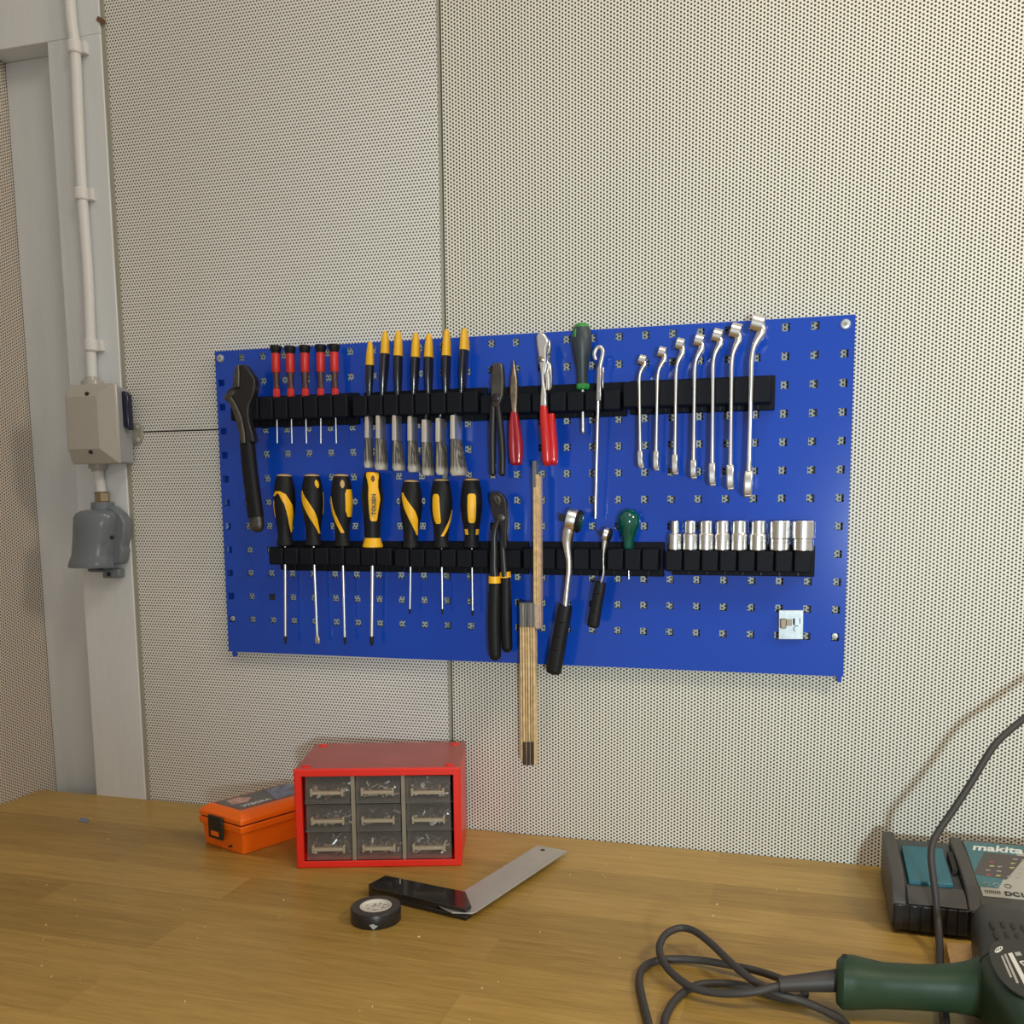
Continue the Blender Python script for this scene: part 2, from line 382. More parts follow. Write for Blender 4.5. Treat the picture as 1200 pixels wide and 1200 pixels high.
# ------------------------------------------------------------------ pipe, switch box, socket on the post
PY = -.0
pipe = thing('conduit_pipe', 'white painted electrical pipe running down the post into the grey switch box', 'pipe', (-.255, .005, .72))
MB().tube([(-.248, PY, 1.75), (-.2472, PY, 1.33), (-.2428, PY, 1.245), (-.2455, PY, 1.13), (-.2468, PY, 1.0236), (-.2455, PY, .90), (-.2485, PY, .78), (-.2498, PY, .728)], .0085, 14).build('pipe', M_pipe, pipe)
for px, py in ((87.5, 56), (95.5, 228), (107, 405)):
    p = at(px, py, PY); cl = MB().lathe(p+V((0, 0, .010)), p-V((0, 0, .010)), [(0, .0095), (.1, .0115), (.9, .0115), (1, .0095)])
    cl.bx(p.x+.004, p.x+.019, PY, .010, p.z-.009, p.z+.009).build('clip', M_pipe, pipe, bevel=.001)
sb = thing('switch_box', 'warm grey wall switch box with dark side lever on white post', 'switch box', (-.218, .01, .64))
bx0, bx1, bz0, bz1 = -.2690, -.1755, .5830, .7120
MB().prism([(bx0+.002, -.031, bz0+.002), (bx1-.002, -.031, bz0+.002), (bx1-.002, -.031, bz1-.002), (bx0+.002, -.031, bz1-.002)], (0, .0408, 0), [(bx0+.004, -.031, bz0+.001), (-.1830, -.031, bz0+.001), (-.1830, -.031, bz1-.008), (bx0+.004, -.031, bz1-.008)]).build('back_box', M_greyb2, sb, bevel=.003, seg=2)
y0, y1, y2 = -.030, -.035, -.047
cv = MB()
def rect(x0, x1, z0, z1, y): return [V((x0, y, z0)), V((x1, y, z0)), V((x1, y, z1)), V((x0, y, z1))]
cv.rings([rect(bx0, bx1, bz0, bz1, y0), rect(bx0, bx1, bz0, bz1, y1), rect(bx0+.003, bx1-.028, bz0+.024, bz1-.021, y2)])
cov = cv.build('cover', M_greyb, sb, bevel=.0035, seg=3, ang=12)
for z in (bz1-.017, bz0+.019):
    MB().cyl((-.2225, y1-.012, z), (-.2225, y1-.004, z), .0032, 12).build('screw_hole', M_dark, cov)
MB().pix([(598, 262), (690, 258), (728, 300), (752, 690), (672, 640)], -.017, .013, 70, 430, 9.23).build('lever', M_navy, sb, bevel=.003)
MB().lathe((-.2498, PY, .7285), (-.2498, PY, .7085), [(0, .010), (.3, .012), (.35, .017), (1, .018)]).build('cable_gland', M_greyb, sb)
MB().lathe((-.2490, PY, .5845), (-.2490, PY, .5725), [(0, .015), (.6, .015), (.7, .011), (1, .011)]).build('cable_gland', M_greyb, sb)
lp = thing('conduit_stub', 'short white pipe between switch box and blue-grey socket', 'pipe', (-.249, .005, .54))
MB().tube([(-.2490, PY, .5735), (-.2475, PY, .555), (-.2440, PY, .532)], .0085, 14).build('pipe', M_pipe, lp)
br = thing('joining_bracket', 'small beige joining plate with two screws at left end of panel seam', 'bracket', (-.175, .015, .625))
MB().pix([(763, 606), (850, 606), (890, 650), (888, 780), (850, 832), (765, 832)], YW-.005, .0045, 70, 430, 9.23).build('plate', M_beige, br, bevel=.001)
for px, py in ((835, 652), (845, 790)):
    p = at(70+px/9.23, 430+py/9.23, YW-.005); MB().lathe(p, p-V((0, .003, 0)), [(0, .0042), (.6, .0035), (1, .001)], 14).build('screw', M_greyb, br)

so = thing('wall_socket', 'blue-grey industrial wall socket with brass nut below the switch box', 'socket', (-.245, .01, .46))
k, ox, oy = 9.23, 80, 560
def sp_(x, y, d): return at(ox+x/k, oy+y/k, d)
p0, p1 = sp_(362, 150, 0), sp_(372, 265, 0)
MB().lathe(p0, p1, [(0, .0125), (.12, .0135), (.13, .0125), (.9, .0125), (1, .016)], 6).build('brass_nut', M_brass, so, bevel=.0008)
MB().lathe(sp_(372, 265, 0), sp_(380, 360, 0), [(0, .0185), (1, .0195)]).build('neck', M_sock, so)
MB().pix([(120, 420), (250, 330), (450, 300), (560, 390), (610, 500), (600, 640), (575, 740), (590, 790), (560, 930), (330, 960), (120, 900)], -.012, .0215, ox, oy, k).build('back_box', M_sock, so, bevel=.004, seg=3)
fr = []                      # bowed front cover: vertical barrel section, flaring at the mouth
for zf, hw, dp in ((0, .020, .014), (.02, .029, .020), (.06, .0365, .0255), (.13, .0400, .029), (.3, .0392, .030), (.55, .0382, .030), (.78, .0380, .031), (.84, .0395, .0325), (.90, .0410, .0345), (.97, .0420, .0355), (1, .0412, .035)):
    c = sp_(310-40*zf, 345+(620)*zf, -.012); fr.append([V((c.x+hw*math.cos(R(180)+R(180)*i/14), -.012+dp*1.0*math.sin(R(180)+R(180)*i/14)*(1), c.z)) for i in range(15)])
cvr = MB().rings(fr).build('front_cover', M_sock, so, ang=60)
for a in (160/1.9, 460):
    p = sp_(a+12, 645, -.036 if a > 200 else -.018); MB().sphere(p, .0035, 10, 8).build('screw', M_dark, cvr)
MB().pix([(365, 985), (548, 985), (548, 1085), (365, 1085)], -.006, .0155, ox, oy, k).build('lug', M_sock, so, bevel=.003)
MB().pix([(190, 985), (330, 985), (325, 1022), (215, 1022)], -.006, .0155, ox, oy, k).build('lug', M_sock, so, bevel=.003)
p = sp_(440, 1042, -.006); MB().lathe(p, p-V((0, .002, 0)), [(0, .004), (1, .003)], 12).build('screw', M_dark, so)

# ------------------------------------------------------------------ blue perforated board
BX0, BX1, BZ0, BZ1 = -.0120, .9625, .2727, .7585
DX = .03809; X0H = -.0022; Z0 = .7470; DZ = .03815; HS = .0052
board = thing('perforated_tool_board', 'large blue metal tool board with rows of square holes on the perforated wall', 'tool board', (.475, .007, .266))
xs = [BX0]; zs = [BZ0]
for i in range(26): xs += [X0H+i*DX-HS, X0H+i*DX+HS]
for j in range(11, -1, -1): zs += [Z0-j*DZ-HS, Z0-j*DZ+HS]
xs.append(BX1); zs.append(BZ1)
b = MB(); vv = [[b.bm.verts.new((x, 0, z)) for x in xs] for z in zs]
for j in range(len(zs)-1):
    for i in range(len(xs)-1):
        if i % 2 == 1 and j % 2 == 1: continue
        b.face([vv[j][i], vv[j][i+1], vv[j+1][i+1], vv[j+1][i]])
bmesh.ops.recalc_face_normals(b.bm, faces=b.bm.faces)
g = bmesh.ops.extrude_face_region(b.bm, geom=b.bm.faces[:])
for v in [q for q in g['geom'] if isinstance(q, bmesh.types.BMVert)]: v.co.y += .0014
pl = b.build('front_plate', M_blue, board)
fl = MB(); fl.bx(BX0, BX0+.0012, .0014, YW-.001, BZ0, BZ1); fl.bx(BX1-.0012, BX1, .0014, YW-.001, BZ0, BZ1)
fl.bx(BX0+.0012, BX1-.0012, .0014, YW-.001, BZ1-.0012, BZ1); fl.bx(BX0+.0012, BX1-.0012, .0014, YW-.001, BZ0, BZ0+.0012)
fl.bx(BX0+.006, BX0+.013, .0014, .0045, BZ0-.0085, BZ0+.002); fl.bx(BX1-.008, BX1-.002, .0014, .0045, BZ0-.0085, BZ0+.002)
fl.build('edge_flange', M_blue, board)
MB().bx(BX0+.0013, .012, .010, .0115, BZ0+.06, BZ1-.03).build('mounting_strip', M_blue, board)
for px, py, r in ((258.2, 420.2, .0066), (850/12+920, 360/12+350, .0072), (272.6, 724.8, .0046), (978.3, 745.5, .0048)):
    big = r > .006; p = at(px, py, 0 if big else .0); rec = 0 if big else .002
    s_ = MB().lathe(p+V((0, .003, 0)), p-V((0, .0028-rec, 0)), [(0, r), (.5, r), (.9, r*.8), (1, r*.5)], 24).build('screw', M_zinc, board)
    MB().lathe(p-V((0, .0027-rec, 0)), p-V((0, .0032-rec, 0)), [(0, r*.4), (1, r*.35)], 6).build('screw_recess', M_zincb, s_)
p = V((X0H+2*DX, .003, Z0-10*DZ)); MB().box(p, (.0102, .004, .0102)).build('hole_plug', M_dark, board)

# ------------------------------------------------------------------ clip rails
def rail(x0, x1, zt, zb, pt, pb, label, nb=8):
    t = thing('tool_clip_rail', label, 'tool holder', ((x0+x1)/2, 0, pb), 0, 'black tool clip rails on the board')
    MB().bx(x0+.006, x1+.0035, -.0075, -.0002, pb, pt).build('backing_strip', M_clip, t, bevel=.0012)
    w_ = (x1-x0)/nb
    for i in range(nb):
        a = x0+i*w_; MB().bx(a+.0009, a+w_-.0009, -.036, -.0073, zb, zt).build('clip_block', M_clip, t, bevel=.0022, seg=2)
        MB().bx(a+.006, a+.0075, -.011, -.0073, pb+.0015, zb-.0005).build('spring_tab', M_tip, t)
rail(.0345, .2375, .6790, .6450, .6840, .6365, 'black clip rail holding the adjustable wrench and red precision screwdrivers')
rail(.2445, .4460, .6755, .6450, .6837, .6360, 'black clip rail holding the seven yellow-tipped paintbrushes')
rail(.4478, .6545, .6690, .6420, .6832, .6358, 'black clip rail holding the pliers and the green-capped screwdriver')
rail(.6568, .8580, .6793, .6445, .6838, .6375, 'black clip rail holding the row of cranked ring spanners')
rail(.0917, .3036, .4475, .4205, .4570, .4095, 'black clip rail holding the four yellow screwdrivers nearest the left edge')
rail(.3067, .5080, .4462, .4190, .4575, .4090, 'black clip rail holding three short yellow screwdrivers and the pump pliers')
rail(.5105, .7098, .4490, .4180, .4575, .4082, 'black clip rail holding the folding rule and the two ratchets')
rail(.7184, .9165, .4467, .4180, .4540, .4110, 'black clip rail carrying the eight sockets on its blocks')
AX = -.0215                                # axis depth of tools held in the clips

# ------------------------------------------------------------------ precision screwdrivers
ordn = ['nearest the adjustable wrench', 'second along from the adjustable wrench', 'third along, middle of the five', 'fourth along from the adjustable wrench', 'nearest the paintbrushes']
for i, (xt, xb, xk) in enumerate(((323, 324.3, 325), (339.8, 341, 342.2), (357, 358, 359.2), (375.6, 376, 376), (391.2, 393, 394.2))):
    A, B, D, T = at(xt, 404.8+[0, .5, -.3, -1, -1.5][i], AX), at(xb, 467.3, AX), at(xb+.5, 480, AX), at(xk, 519.5, AX)
    s = ppx(A); t = thing('precision_screwdriver', 'small red and black precision screwdriver '+ordn[i], 'screwdriver', tuple(B), 0, 'red precision screwdrivers')
    P = lambda f: A+(B-A)*f
    MB().lathe(P(0), P(.15), [(0, 5.0*s), (.05, 6.8*s), (.45, 6.8*s), (.7, 5.6*s), (1, 5.0*s)], 20).build('swivel_cap', M_black, t)
    MB().lathe(P(.15), P(.505), [(0, 5.1*s), (.97, 5.0*s), (1, 4.6*s)], 20).build('sleeve', M_redp, t)
    MB().lathe(P(.505), P(.80), [(0, 4.4*s), (.5, 3.5*s), (.8, 3.3*s), (1, 4.2*s)], 20).build('neck', M_brown, t)
    MB().lathe(P(.80), B, [(0, 3.7*s), (.3, 4.5*s), (.8, 4.6*s), (1, 3.6*s)], 6).build('collar', M_redp, t, bevel=.0005)
    MB().cyl(B-(B-A)*.01, T, 1.0*s, 10).build('shank', M_shank, t)

# ------------------------------------------------------------------ paintbrushes
BR = [  # tip x,y ; yellow end y ; neck x,y ; ferrule x0,x1,y0,y1 ; bristle bottom x0,x1,y ; half depth
 (203, 180, 345, 197, 705, 175, 212, 860, 160, 228, 1070, .0085), (310, 108, 265, 292, 700, 257, 298, 865, 235, 330, 1085, .0120),
 (402, 105, 280, 400, 705, 371, 412, 880, 362, 452, 1090, .0120), (525, 118, 290, 512, 712, 480, 521, 882, 468, 562, 1100, .0125),
 (617, 125, 290, 616, 735, 577, 627, 892, 570, 655, 1125, .0130), (742, 95, 280, 736, 725, 676, 722, 890, 668, 752, 1120, .0135), (868, 88, 240, 848, 705, 782, 833, 870, 763, 895, 1125, .0160)]
bl = ['shortest yellow-tipped paintbrush, nearest the red screwdrivers', 'second yellow-tipped paintbrush along from the red screwdrivers', 'third yellow-tipped paintbrush along from the red screwdrivers',
      'middle one of the seven yellow-tipped paintbrushes', 'yellow-tipped paintbrush third from the black pliers end', 'yellow-tipped paintbrush second from the black pliers end', 'yellow-tipped paintbrush with widest bristles, nearest the black pliers']
for i, (tx, ty, ye, nx, fy0, f0, f1, fy1, b0, b1, by, hd) in enumerate(BR):
    q = lambda x, y, d=AX: at(400+x/6, 370+y/6, d)
    s = ppx(q(tx, ty))/6; D = AX-.002
    t = thing('paintbrush', bl[i], 'paintbrush', tuple(q(nx, 560)), 0, 'yellow-tipped paintbrushes')
    A, Y_, N_ = q(tx, ty, D), q(tx-2, ye, D), q(nx, 560, D); fc = (f0+f1)/2; F0 = q(fc, fy0, D); F1 = q(fc, fy1, D)
    hdl = MB().sweep([Y_, Y_+(N_-Y_)*.5, N_, F0], [28*s, 25*s, 18*s, 17*s], [hd*.75, hd*.72, hd*.5, hd*.6], sub=4).build('handle', M_bhandle, t)
    MB().sweep([A, A+(Y_-A)*.12, A+(Y_-A)*.5, Y_+(A-Y_)*-.02], [6*s, 16*s, 25*s, 29.5*s], [hd*.2, hd*.45, hd*.68, hd*.78], sub=4).build('painted_tip', M_yelp, hdl)
    hw = (f1-f0)/2*s*.92
    MB().sweep([F0, F0+(F1-F0)*.2, F1], [hw*.9, hw, hw*1.02], [hd*.95, hd, hd], ex=5, sub=2).build('ferrule', M_ferr, t)
    B1 = q((b0+b1)/2, by, D); bw = (b1-b0)/2*s*.8
    MB().sweep([F1, F1+(B1-F1)*.5, F1+(B1-F1)*.88, B1], [hw*.95, (hw+bw)/2*1.03, bw*1.0, bw*.72], [hd*.97, hd*1.03, hd*1.05, hd*.85], ex=3.5, n=24, sub=5).build('bristles', M_brist, t)

# ------------------------------------------------------------------ adjustable wrench
t = thing('adjustable_wrench', 'large dark adjustable wrench with black sleeved handle at left end of board', 'wrench', tuple(at(296, 560, -.03)))
k_ = (255, 420, 12)
MB().pix([(300, 100), (318, 84), (345, 76), (380, 95), (430, 160), (485, 235), (520, 300), (522, 380), (512, 470), (478, 570), (440, 650), (428, 760), (434, 870), (462, 980), (485, 1060), (510, 1180), (330, 1180), (300, 1000), (262, 800), (215, 690), (160, 590), (128, 545), (112, 480), (150, 430), (205, 405), (300, 420), (305, 300)], -.046, .014, *k_).build('body', M_darksteel, t, bevel=.0025, seg=3)
MB().pix([(245, 102), (290, 84), (300, 250), (302, 410), (200, 425), (205, 330), (225, 200)], -.048, .013, *k_).build('movable_jaw', M_oldsteel, t, bevel=.002)
p = at(255+190/12, 420+520/12, -.041); MB().lathe(p-V((.009, 0, .006)), p+V((.009, 0, .006)), [(0, .005), (.2, .0065), (.8, .0065), (1, .005)], 14).build('adjusting_worm', M_oldsteel, t)
MB().sweep([at(255+x/12, 420+y/12, -.0475) for x, y in ((165, 560), (240, 690), (300, 850), (335, 1000), (350, 1090), (362, 1190))], [.0045, .005, .0055, .005, .005, .004], .0025, sub=3).build('raised_edge', M_oldsteel, t)
H = [at(240+x/4.286, 500+y/4.286, -.038) for x, y in ((211, 50), (222, 180), (236, 300), (256, 455))]
MB().sweep(H, [.0110, .0118, .0120, .0125], .009, sub=5).build('handle_sleeve', M_black, t)
E_ = [at(240+x/4.286, 500+y/4.286, -.038) for x, y in ((256, 450), (261, 490), (264, 532))]
MB().sweep(E_, [.0115, .0118, .0108], [.0075, .0075, .007], sub=6, dome=.011).build('handle_end', M_oldsteel, t)

# ------------------------------------------------------------------ pliers and tools of the upper row
k_ = (550, 370, 6)
t = thing('pliers', 'worn black flat-nosed pliers with slim dark handles beside the paintbrushes', 'pliers', tuple(at(580, 460, -.04)))
MB().pix([(160, 345), (166, 331), (222, 329), (229, 350), (238, 470), (234, 560), (204, 645), (165, 640), (148, 560), (147, 470)], -.050, .013, *k_).build('jaw', M_oldsteel, t, bevel=.002)
p = at(550+186/6, 370+575/6, -.051); MB().lathe(p+V((0, .002, 0)), p-V((0, .0025, 0)), [(0, .006), (.8, .006), (1, .004)], 16).build('pivot', M_darksteel, t)
q = lambda x, y, d=-.044: at(550+x/6, 370+y/6, d)
MB().sweep([q(172, 610), q(166, 740), q(163, 880), q(165, 1010), q(166, 1130)], [.0042, .0048, .0048, .0046, .0044], .0055, sub=4, dome=.004).build('handle', M_darksteel, t)
MB().sweep([q(200, 610), q(214, 740), q(228, 880), q(235, 1010), q(234, 1130)], [.0042, .0046, .0046, .0042, .0041], .0055, sub=4, dome=.004).build('handle', M_darksteel, t)
t = thing('long_nose_pliers', 'slim long-nose pliers with steel jaws and dark red handles', 'pliers', tuple(at(603, 480, -.04)))
MB().pix([(308, 300), (322, 380), (334, 450), (336, 560), (330, 640), (334, 690), (296, 690), (290, 640), (280, 560), (285, 440), (298, 370)], -.049, .012, *k_).build('jaw', M_rust, t, bevel=.0022)
for a, bq in ((-1, 0), (1, .0)):
    MB().sweep([q(316+6*a, 676), q(318+13*a, 760), q(326+19*a, 880), q(329+20*a, 970), q(331+13*a, 1054)], [.0032, .0046, .0058, .0056, .0050], [.005, .007, .0075, .007, .006], sub=5, dome=.005).build('handle', M_redd, t)
t = thing('locking_pliers', 'chrome curved-jaw pliers with bright red handles hanging mid board', 'pliers', tuple(at(640, 470, -.04)))
k_ = (620, 380, 12)
MB().pix([(100, 160), (125, 120), (170, 108), (215, 135), (250, 190), (270, 250), (240, 330), (235, 400), (240, 500), (225, 600), (205, 700), (205, 800), (240, 985), (245, 1160), (152, 1160), (155, 1010), (168, 850), (160, 700), (140, 560), (125, 400), (108, 280)], -.052, .008, *k_).build('jaw', M_chrome, t, bevel=.002)
MB().pix([(250, 180), (290, 230), (302, 330), (296, 400), (262, 430), (258, 520), (300, 540), (314, 640), (322, 760), (318, 900), (275, 948), (232, 930), (205, 800), (215, 600), (235, 400), (240, 300)], -.042, .010, *k_).build('jaw', M_steel, t, bevel=.002)
p = at(620+175/12, 380+490/12, -.052); MB().lathe(p, p-V((0, .003, 0)), [(0, .0042), (.7, .004), (1, .002)], 14).build('pivot', M_rust, t)
p0, p1 = at(620+262/12, 380+700/12, -.046), at(620+272/12, 380+900/12, -.046); MB().cyl(p0, p1, .0035, 12).build('adjusting_rod', M_chrome, t)
MB().sweep([q(522, 636, -.047), q(528, 720, -.047), q(540, 850, -.047), q(547, 960, -.047), q(550, 1060, -.047)], [.0050, .0062, .0070, .0072, .0066], [.006, .008, .009, .009, .008], sub=6, dome=.008).build('handle', M_redg, t)
MB().sweep([q(575, 690, -.040), q(582, 800, -.040), q(592, 930, -.040), q(596, 1055, -.040)], [.0050, .0058, .0060, .0056], [.006, .008, .008, .007], sub=6, dome=.007).build('handle', M_redg, t)

def screwdriver_parts(t, A, B, T, hprof, sr, hm, shm=M_shank, tipm=M_tip, tip=.1, flat=False, s=1):
    h = MB().lathe(A, B, [(a, r*s) for a, r in hprof], 28).build('handle', hm, t)
    d = T-B
    sh = MB().cyl(B-d*.02, B+d*(1-tip), sr*s, 14).build('shank', shm, t)
    if flat: MB().sweep([B+d*(1-tip), B+d*(1-tip*.5), T], [sr*s, sr*s*1.7, sr*s*1.6], [sr*s, sr*s*.6, sr*s*.25], ex=4, sub=3).build('tip', shm, sh)
    else: MB().lathe(B+d*(1-tip), T, [(0, sr*s*1.0), (.6, sr*s*.95), (.9, sr*s*.6), (1, sr*s*.3)], 14).build('tip', tipm, sh)
    return h
A, B, T = at(681.5, 378.8, AX), at(682.8, 457, AX), at(683.2, 508.5, AX); s = ppx(A)
t = thing('screwdriver', 'slate-black screwdriver with green cap and green collar above the file', 'screwdriver', tuple(B))
prof = [(.05, 8.8), (.09, 10.4), (.2, 11.8), (.32, 12), (.5, 9.6), (.66, 7.3), (.8, 6.7), (.91, 6.7)]
h = screwdriver_parts(t, A, B, T, prof, 2.4, M_gdark, M_shank, M_shank, .12, False, s)
MB().lathe(A, A+(B-A)*.075, [(0, 3.5*s), (.15, 7*s), (.5, 9.0*s), (1, 9.6*s)], 24).build('cap', M_green, h)
MB().lathe(A+(B-A)*.905, B, [(0, 7.4*s), (.25, 8.6*s), (.8, 8.4*s), (1, 7.0*s)], 6).build('collar', M_green, h, bevel=.0008)
mk = MB(); surf_strip(mk, A, B, prof_s := [(a, r*s) for a, r in prof], [(.10, -46, 10), (.16, -48, 13), (.22, -44, 9)]); mk.build('grip_mark', M_green, h)

t = thing('hook_tool', 'long slim steel hook tool with flat bar and thin rod right of the green screwdriver', 'tool', tuple(at(701, 470, -.04)))
k_ = (680, 380, 12)
MB().sweep([at(680+x/12, 380+y/12, -.040) for x, y in ((222, 505), (205, 460), (205, 400), (232, 345), (272, 325), (310, 350), (322, 410), (310, 480), (290, 560), (275, 640))], [.0022, .0028, .003, .003, .003, .003, .003, .003, .003, .0032], .004, sub=3).build('hook', M_chrome, t)
MB().pix([(238, 600), (292, 600), (290, 1075), (222, 1075)], -.046, .006, *k_).build('flat_bar', M_steel, t, bevel=.001)
MB().pix([(303, 600), (328, 600), (326, 905), (303, 905)], -.030, .006, *k_).build('bar_reflection', M_steel, t, bevel=.001)  # solid strip standing in for the flat bar's reflection in the glossy board
MB().cyl(at(701, 468, -.042), at(697.6, 607.5, -.034), .0024, 10).build('rod', M_shank, t)

# ------------------------------------------------------------------ cranked ring spanners
SPN = [(754.2, 416, 749.3, 444, 750.4, 529, 751.3, 549, .78), (777.4, 406.5, 770.7, 442, 769.2, 529, 769.2, 552, .82), (798.6, 396.5, 792.4, 437, 791.2, 533, 791.2, 556.5, .88), (821, 391.7, 814.2, 432, 813, 539, 812.9, 561.5, .95),
       (842.5, 385.5, 835.7, 427, 834.9, 543, 835, 570, 1.0), (864.2, 379, 857.5, 426, 856.2, 545, 855.9, 574.5, 1.12), (890.4, 368.5, 880.9, 420, 877.8, 552, 876, 583, 1.32)]
sl = ['shortest cranked ring spanner, at left end of the spanner row', 'second shortest cranked ring spanner in the row', 'third shortest cranked ring spanner in the row', 'middle one of the seven cranked ring spanners by length',
      'third longest cranked ring spanner in the row', 'second longest cranked ring spanner in the row', 'longest cranked ring spanner, at right end, reaching above the board']
for i, (tx, ty, sx, sy, bx_, by, ex, ey, g) in enumerate(SPN):
    t = thing('ring_spanner', sl[i], 'spanner', tuple(at(sx, 460, -.037)), 0, 'cranked ring spanners in a row')
    D = -.0385; TT = at(tx, ty, D); S0 = at(sx, sy, D); S1 = at(bx_, by, D); E1 = at(ex, ey, D)
    w_ = .0022*g+.0006
    # ring head: short cylinder with axis mostly across, seen edge on
    ax = V((.955, 0, -.30)).normalized(); rr = .0095*g; hh = .0058*g
    dn = V((0, 0, -1)) - ax*V((0, 0, -1)).dot(ax); dn.normalize()
    rc = TT+dn*rr+V((.0012*g, 0, 0))
    hd = MB(); n = 26; 
    e2 = ax.cross(V((0, 1, 0))).normalized(); e1 = V((0, 1, 0))
    def ring_(u, r): return [rc+ax*u+(e1*math.cos(a*math.tau/n)+e2*math.sin(a*math.tau/n))*r for a in range(n)]
    R_ = [ring_(-hh, rr*.62), ring_(-hh, rr*.96), ring_(-hh*.93, rr), ring_(hh*.93, rr), ring_(hh, rr*.96), ring_(hh, rr*.62), ring_(-hh, rr*.62)]
    hd.rings(R_, cap=False); bmesh.ops.remove_doubles(hd.bm, verts=hd.bm.verts, dist=1e-6); hd.build('ring_head', M_chrome, t)
    Hh, Wh = sy-ty, tx-sx
    P_ = [rc+V((.0006*g, 0, 0)), at(tx+.24*Wh, ty+.40*Hh, D), at(sx+.70*Wh, ty+.58*Hh, D), at(sx+.22*Wh, ty+.79*Hh, D), S0+(S1-S0)*.03, S0+(S1-S0)*.12, S0+(S1-S0)*.3, S0+(S1-S0)*.6, S1]
    MB().sweep(P_, [.0042*g, .0050*g, .0037*g, .0027*g, w_*1.08, w_, w_*.92, w_*.9, w_*1.15], [.0070*g, .0066*g, .0058*g, .0054*g, .0050*g, .0048*g, .0048*g, .0048*g, .006*g], ex=3.0, sub=5).build('shaft', M_chrome, t)
    L_ = (S1-E1).length; a = (E1-S1).normalized(); jw = .0092*g     # open jaw outline in the plane across the wall, seen edge on
    e = V((0, 1, 0)); pol = []
    for f_, o_ in ((0, .45), (.2, .85), (.45, 1), (.75, .95), (1, .72), (.98, .38), (.6, .36), (.52, 0), (.6, -.36), (.9, -.38), (.92, -.72), (.7, -.95), (.45, -1), (.2, -.85), (0, -.45)):
        pol.append(S1-a*.001+a*(L_+.001)*f_+e*(jw*o_))
    xd = V((1, 0, 0)); th = .0037*g+.0006
    MB().prism([p-xd*th for p in pol], xd*(2*th)).build('open_jaw', M_chrome, t, bevel=.0026*g, seg=3)

# ------------------------------------------------------------------ yellow and black screwdrivers
HP = [(0, 5), (.02, 9.2), (.06, 10.2), (.15, 11.8), (.3, 13), (.42, 13.1), (.55, 12), (.68, 9.8), (.8, 8.6), (.9, 8.7), (.95, 10.2), (.98, 10.4), (1, 8.8)]
HP = [(a, r*.97) for a, r in HP]
DRV = [((333, 556.5), (334.3, 640), (334.6, 755), 1.75, 0), ((365.5, 556.5), (367.6, 640), (372.2, 754), 1.75, 1), ((400, 556.5), (401.6, 641), (404.4, 756), 1.75, 0), None,
       ((482.2, 563.2), (481.6, 642.5), (480.3, 720), 1.3, 0), ((517.4, 562), (517.6, 642.5), (518.6, 720), 1.3, 0), ((552.7, 561.5), (553, 642.5), (554, 722), 1.3, 0)]
STR = [[[(.30, -74, 12), (.23, -40, 15), (.27, -12, 18), (.42, 22, 21), (.56, 38, 22), (.70, 50, 17), (.80, 62, 9)], [(.36, -78, 9), (.60, -82, 7)]],
       [[(.22, -82, 10), (.36, -50, 22), (.50, -18, 24), (.62, 6, 22), (.74, 34, 14), (.82, 58, 12)], [(.24, 86, 8), (.55, 86, 8)]],
       [[(.30, -84, 9), (.5, -62, 12), (.66, -36, 15), (.80, 2, 14)], [(.20, 52, 22), (.26, 50, 29), (.5, 52, 30), (.58, 56, 20)]], [],
       [[(.18, -64, 8), (.28, -42, 16), (.44, -8, 26), (.58, 18, 27), (.70, 38, 19), (.80, 58, 8)]],
       [[(.21, -36, 13), (.25, -36, 21), (.5, -32, 23), (.61, -26, 20), (.64, -24, 13)], [(.44, 84, 9), (.62, 62, 13), (.74, 32, 13), (.82, 6, 12)]],
       [[(.21, 0, 15), (.24, 0, 22), (.5, 0, 22), (.60, 0, 21), (.63, 0, 14)], [(.72, -52, 16), (.80, -46, 16)], [(.72, 52, 16), (.80, 50, 16)]]]
dl = ['yellow and black screwdriver with looped yellow stripe, nearest the left edge', 'yellow and black flat-tip screwdriver with wide diagonal stripe, second from left edge', 'yellow and black screwdriver with stripes at both sides, left of the lettered one', '',
      'short yellow and black screwdriver with diagonal stripe, right of the lettered one', 'short yellow and black screwdriver with one pad left and curved stripe right', 'short yellow and black screwdriver with centred yellow pad, beside the pump pliers']
for i, d in enumerate(DRV):
    if d is None: continue
    (ax_, ay), (bx_, by), (tx, ty), sr, flat = d
    A, B, T = at(ax_, ay, AX), at(bx_, by, AX), at(tx, ty, AX); s = ppx(A)
    t = thing('screwdriver', dl[i], 'screwdriver', tuple(B), 0, 'yellow and black screwdrivers')
    h = screwdriver_parts(t, A, B, T, HP, sr, M_black, M_shank, M_tip, .085, flat, s)
    hp = [(a, r*s) for a, r in HP]
    for st in STR[i]:
        st = [(a_, b_, w9*1.22) for a_, b_, w9 in st]
        m_ = MB(); surf_strip(m_, A, B, hp, st, .0004); m_.build('grip_inlay', M_yel, h)
    MB().lathe(A-(B-A)*.012, A+(B-A)*.018, [(0, 3*s), (.4, 7.8*s), (1, 8.8*s)], 20).build('end_disc', M_cream, h)
    if i in (1, 2):
        m_ = MB(); surf_strip(m_, A, B, hp, [(.07, 28 if i == 1 else 5, 4), (.10, 29 if i == 1 else 5, 15), (.15, 31 if i == 1 else 5, 15), (.185, 32 if i == 1 else 5, 4)], .0003); m_.build('hanging_hole', M_yel if i == 1 else M_cream, h)
A, B, T = at(436.2, 552.8, AX), at(436.8, 642, AX), at(435.7, 757, AX); s = ppx(A)
t = thing('screwdriver', 'large screwdriver with lettered yellow face, yellow collar and thick shank', 'screwdriver', tuple(B), 0, 'yellow and black screwdrivers')
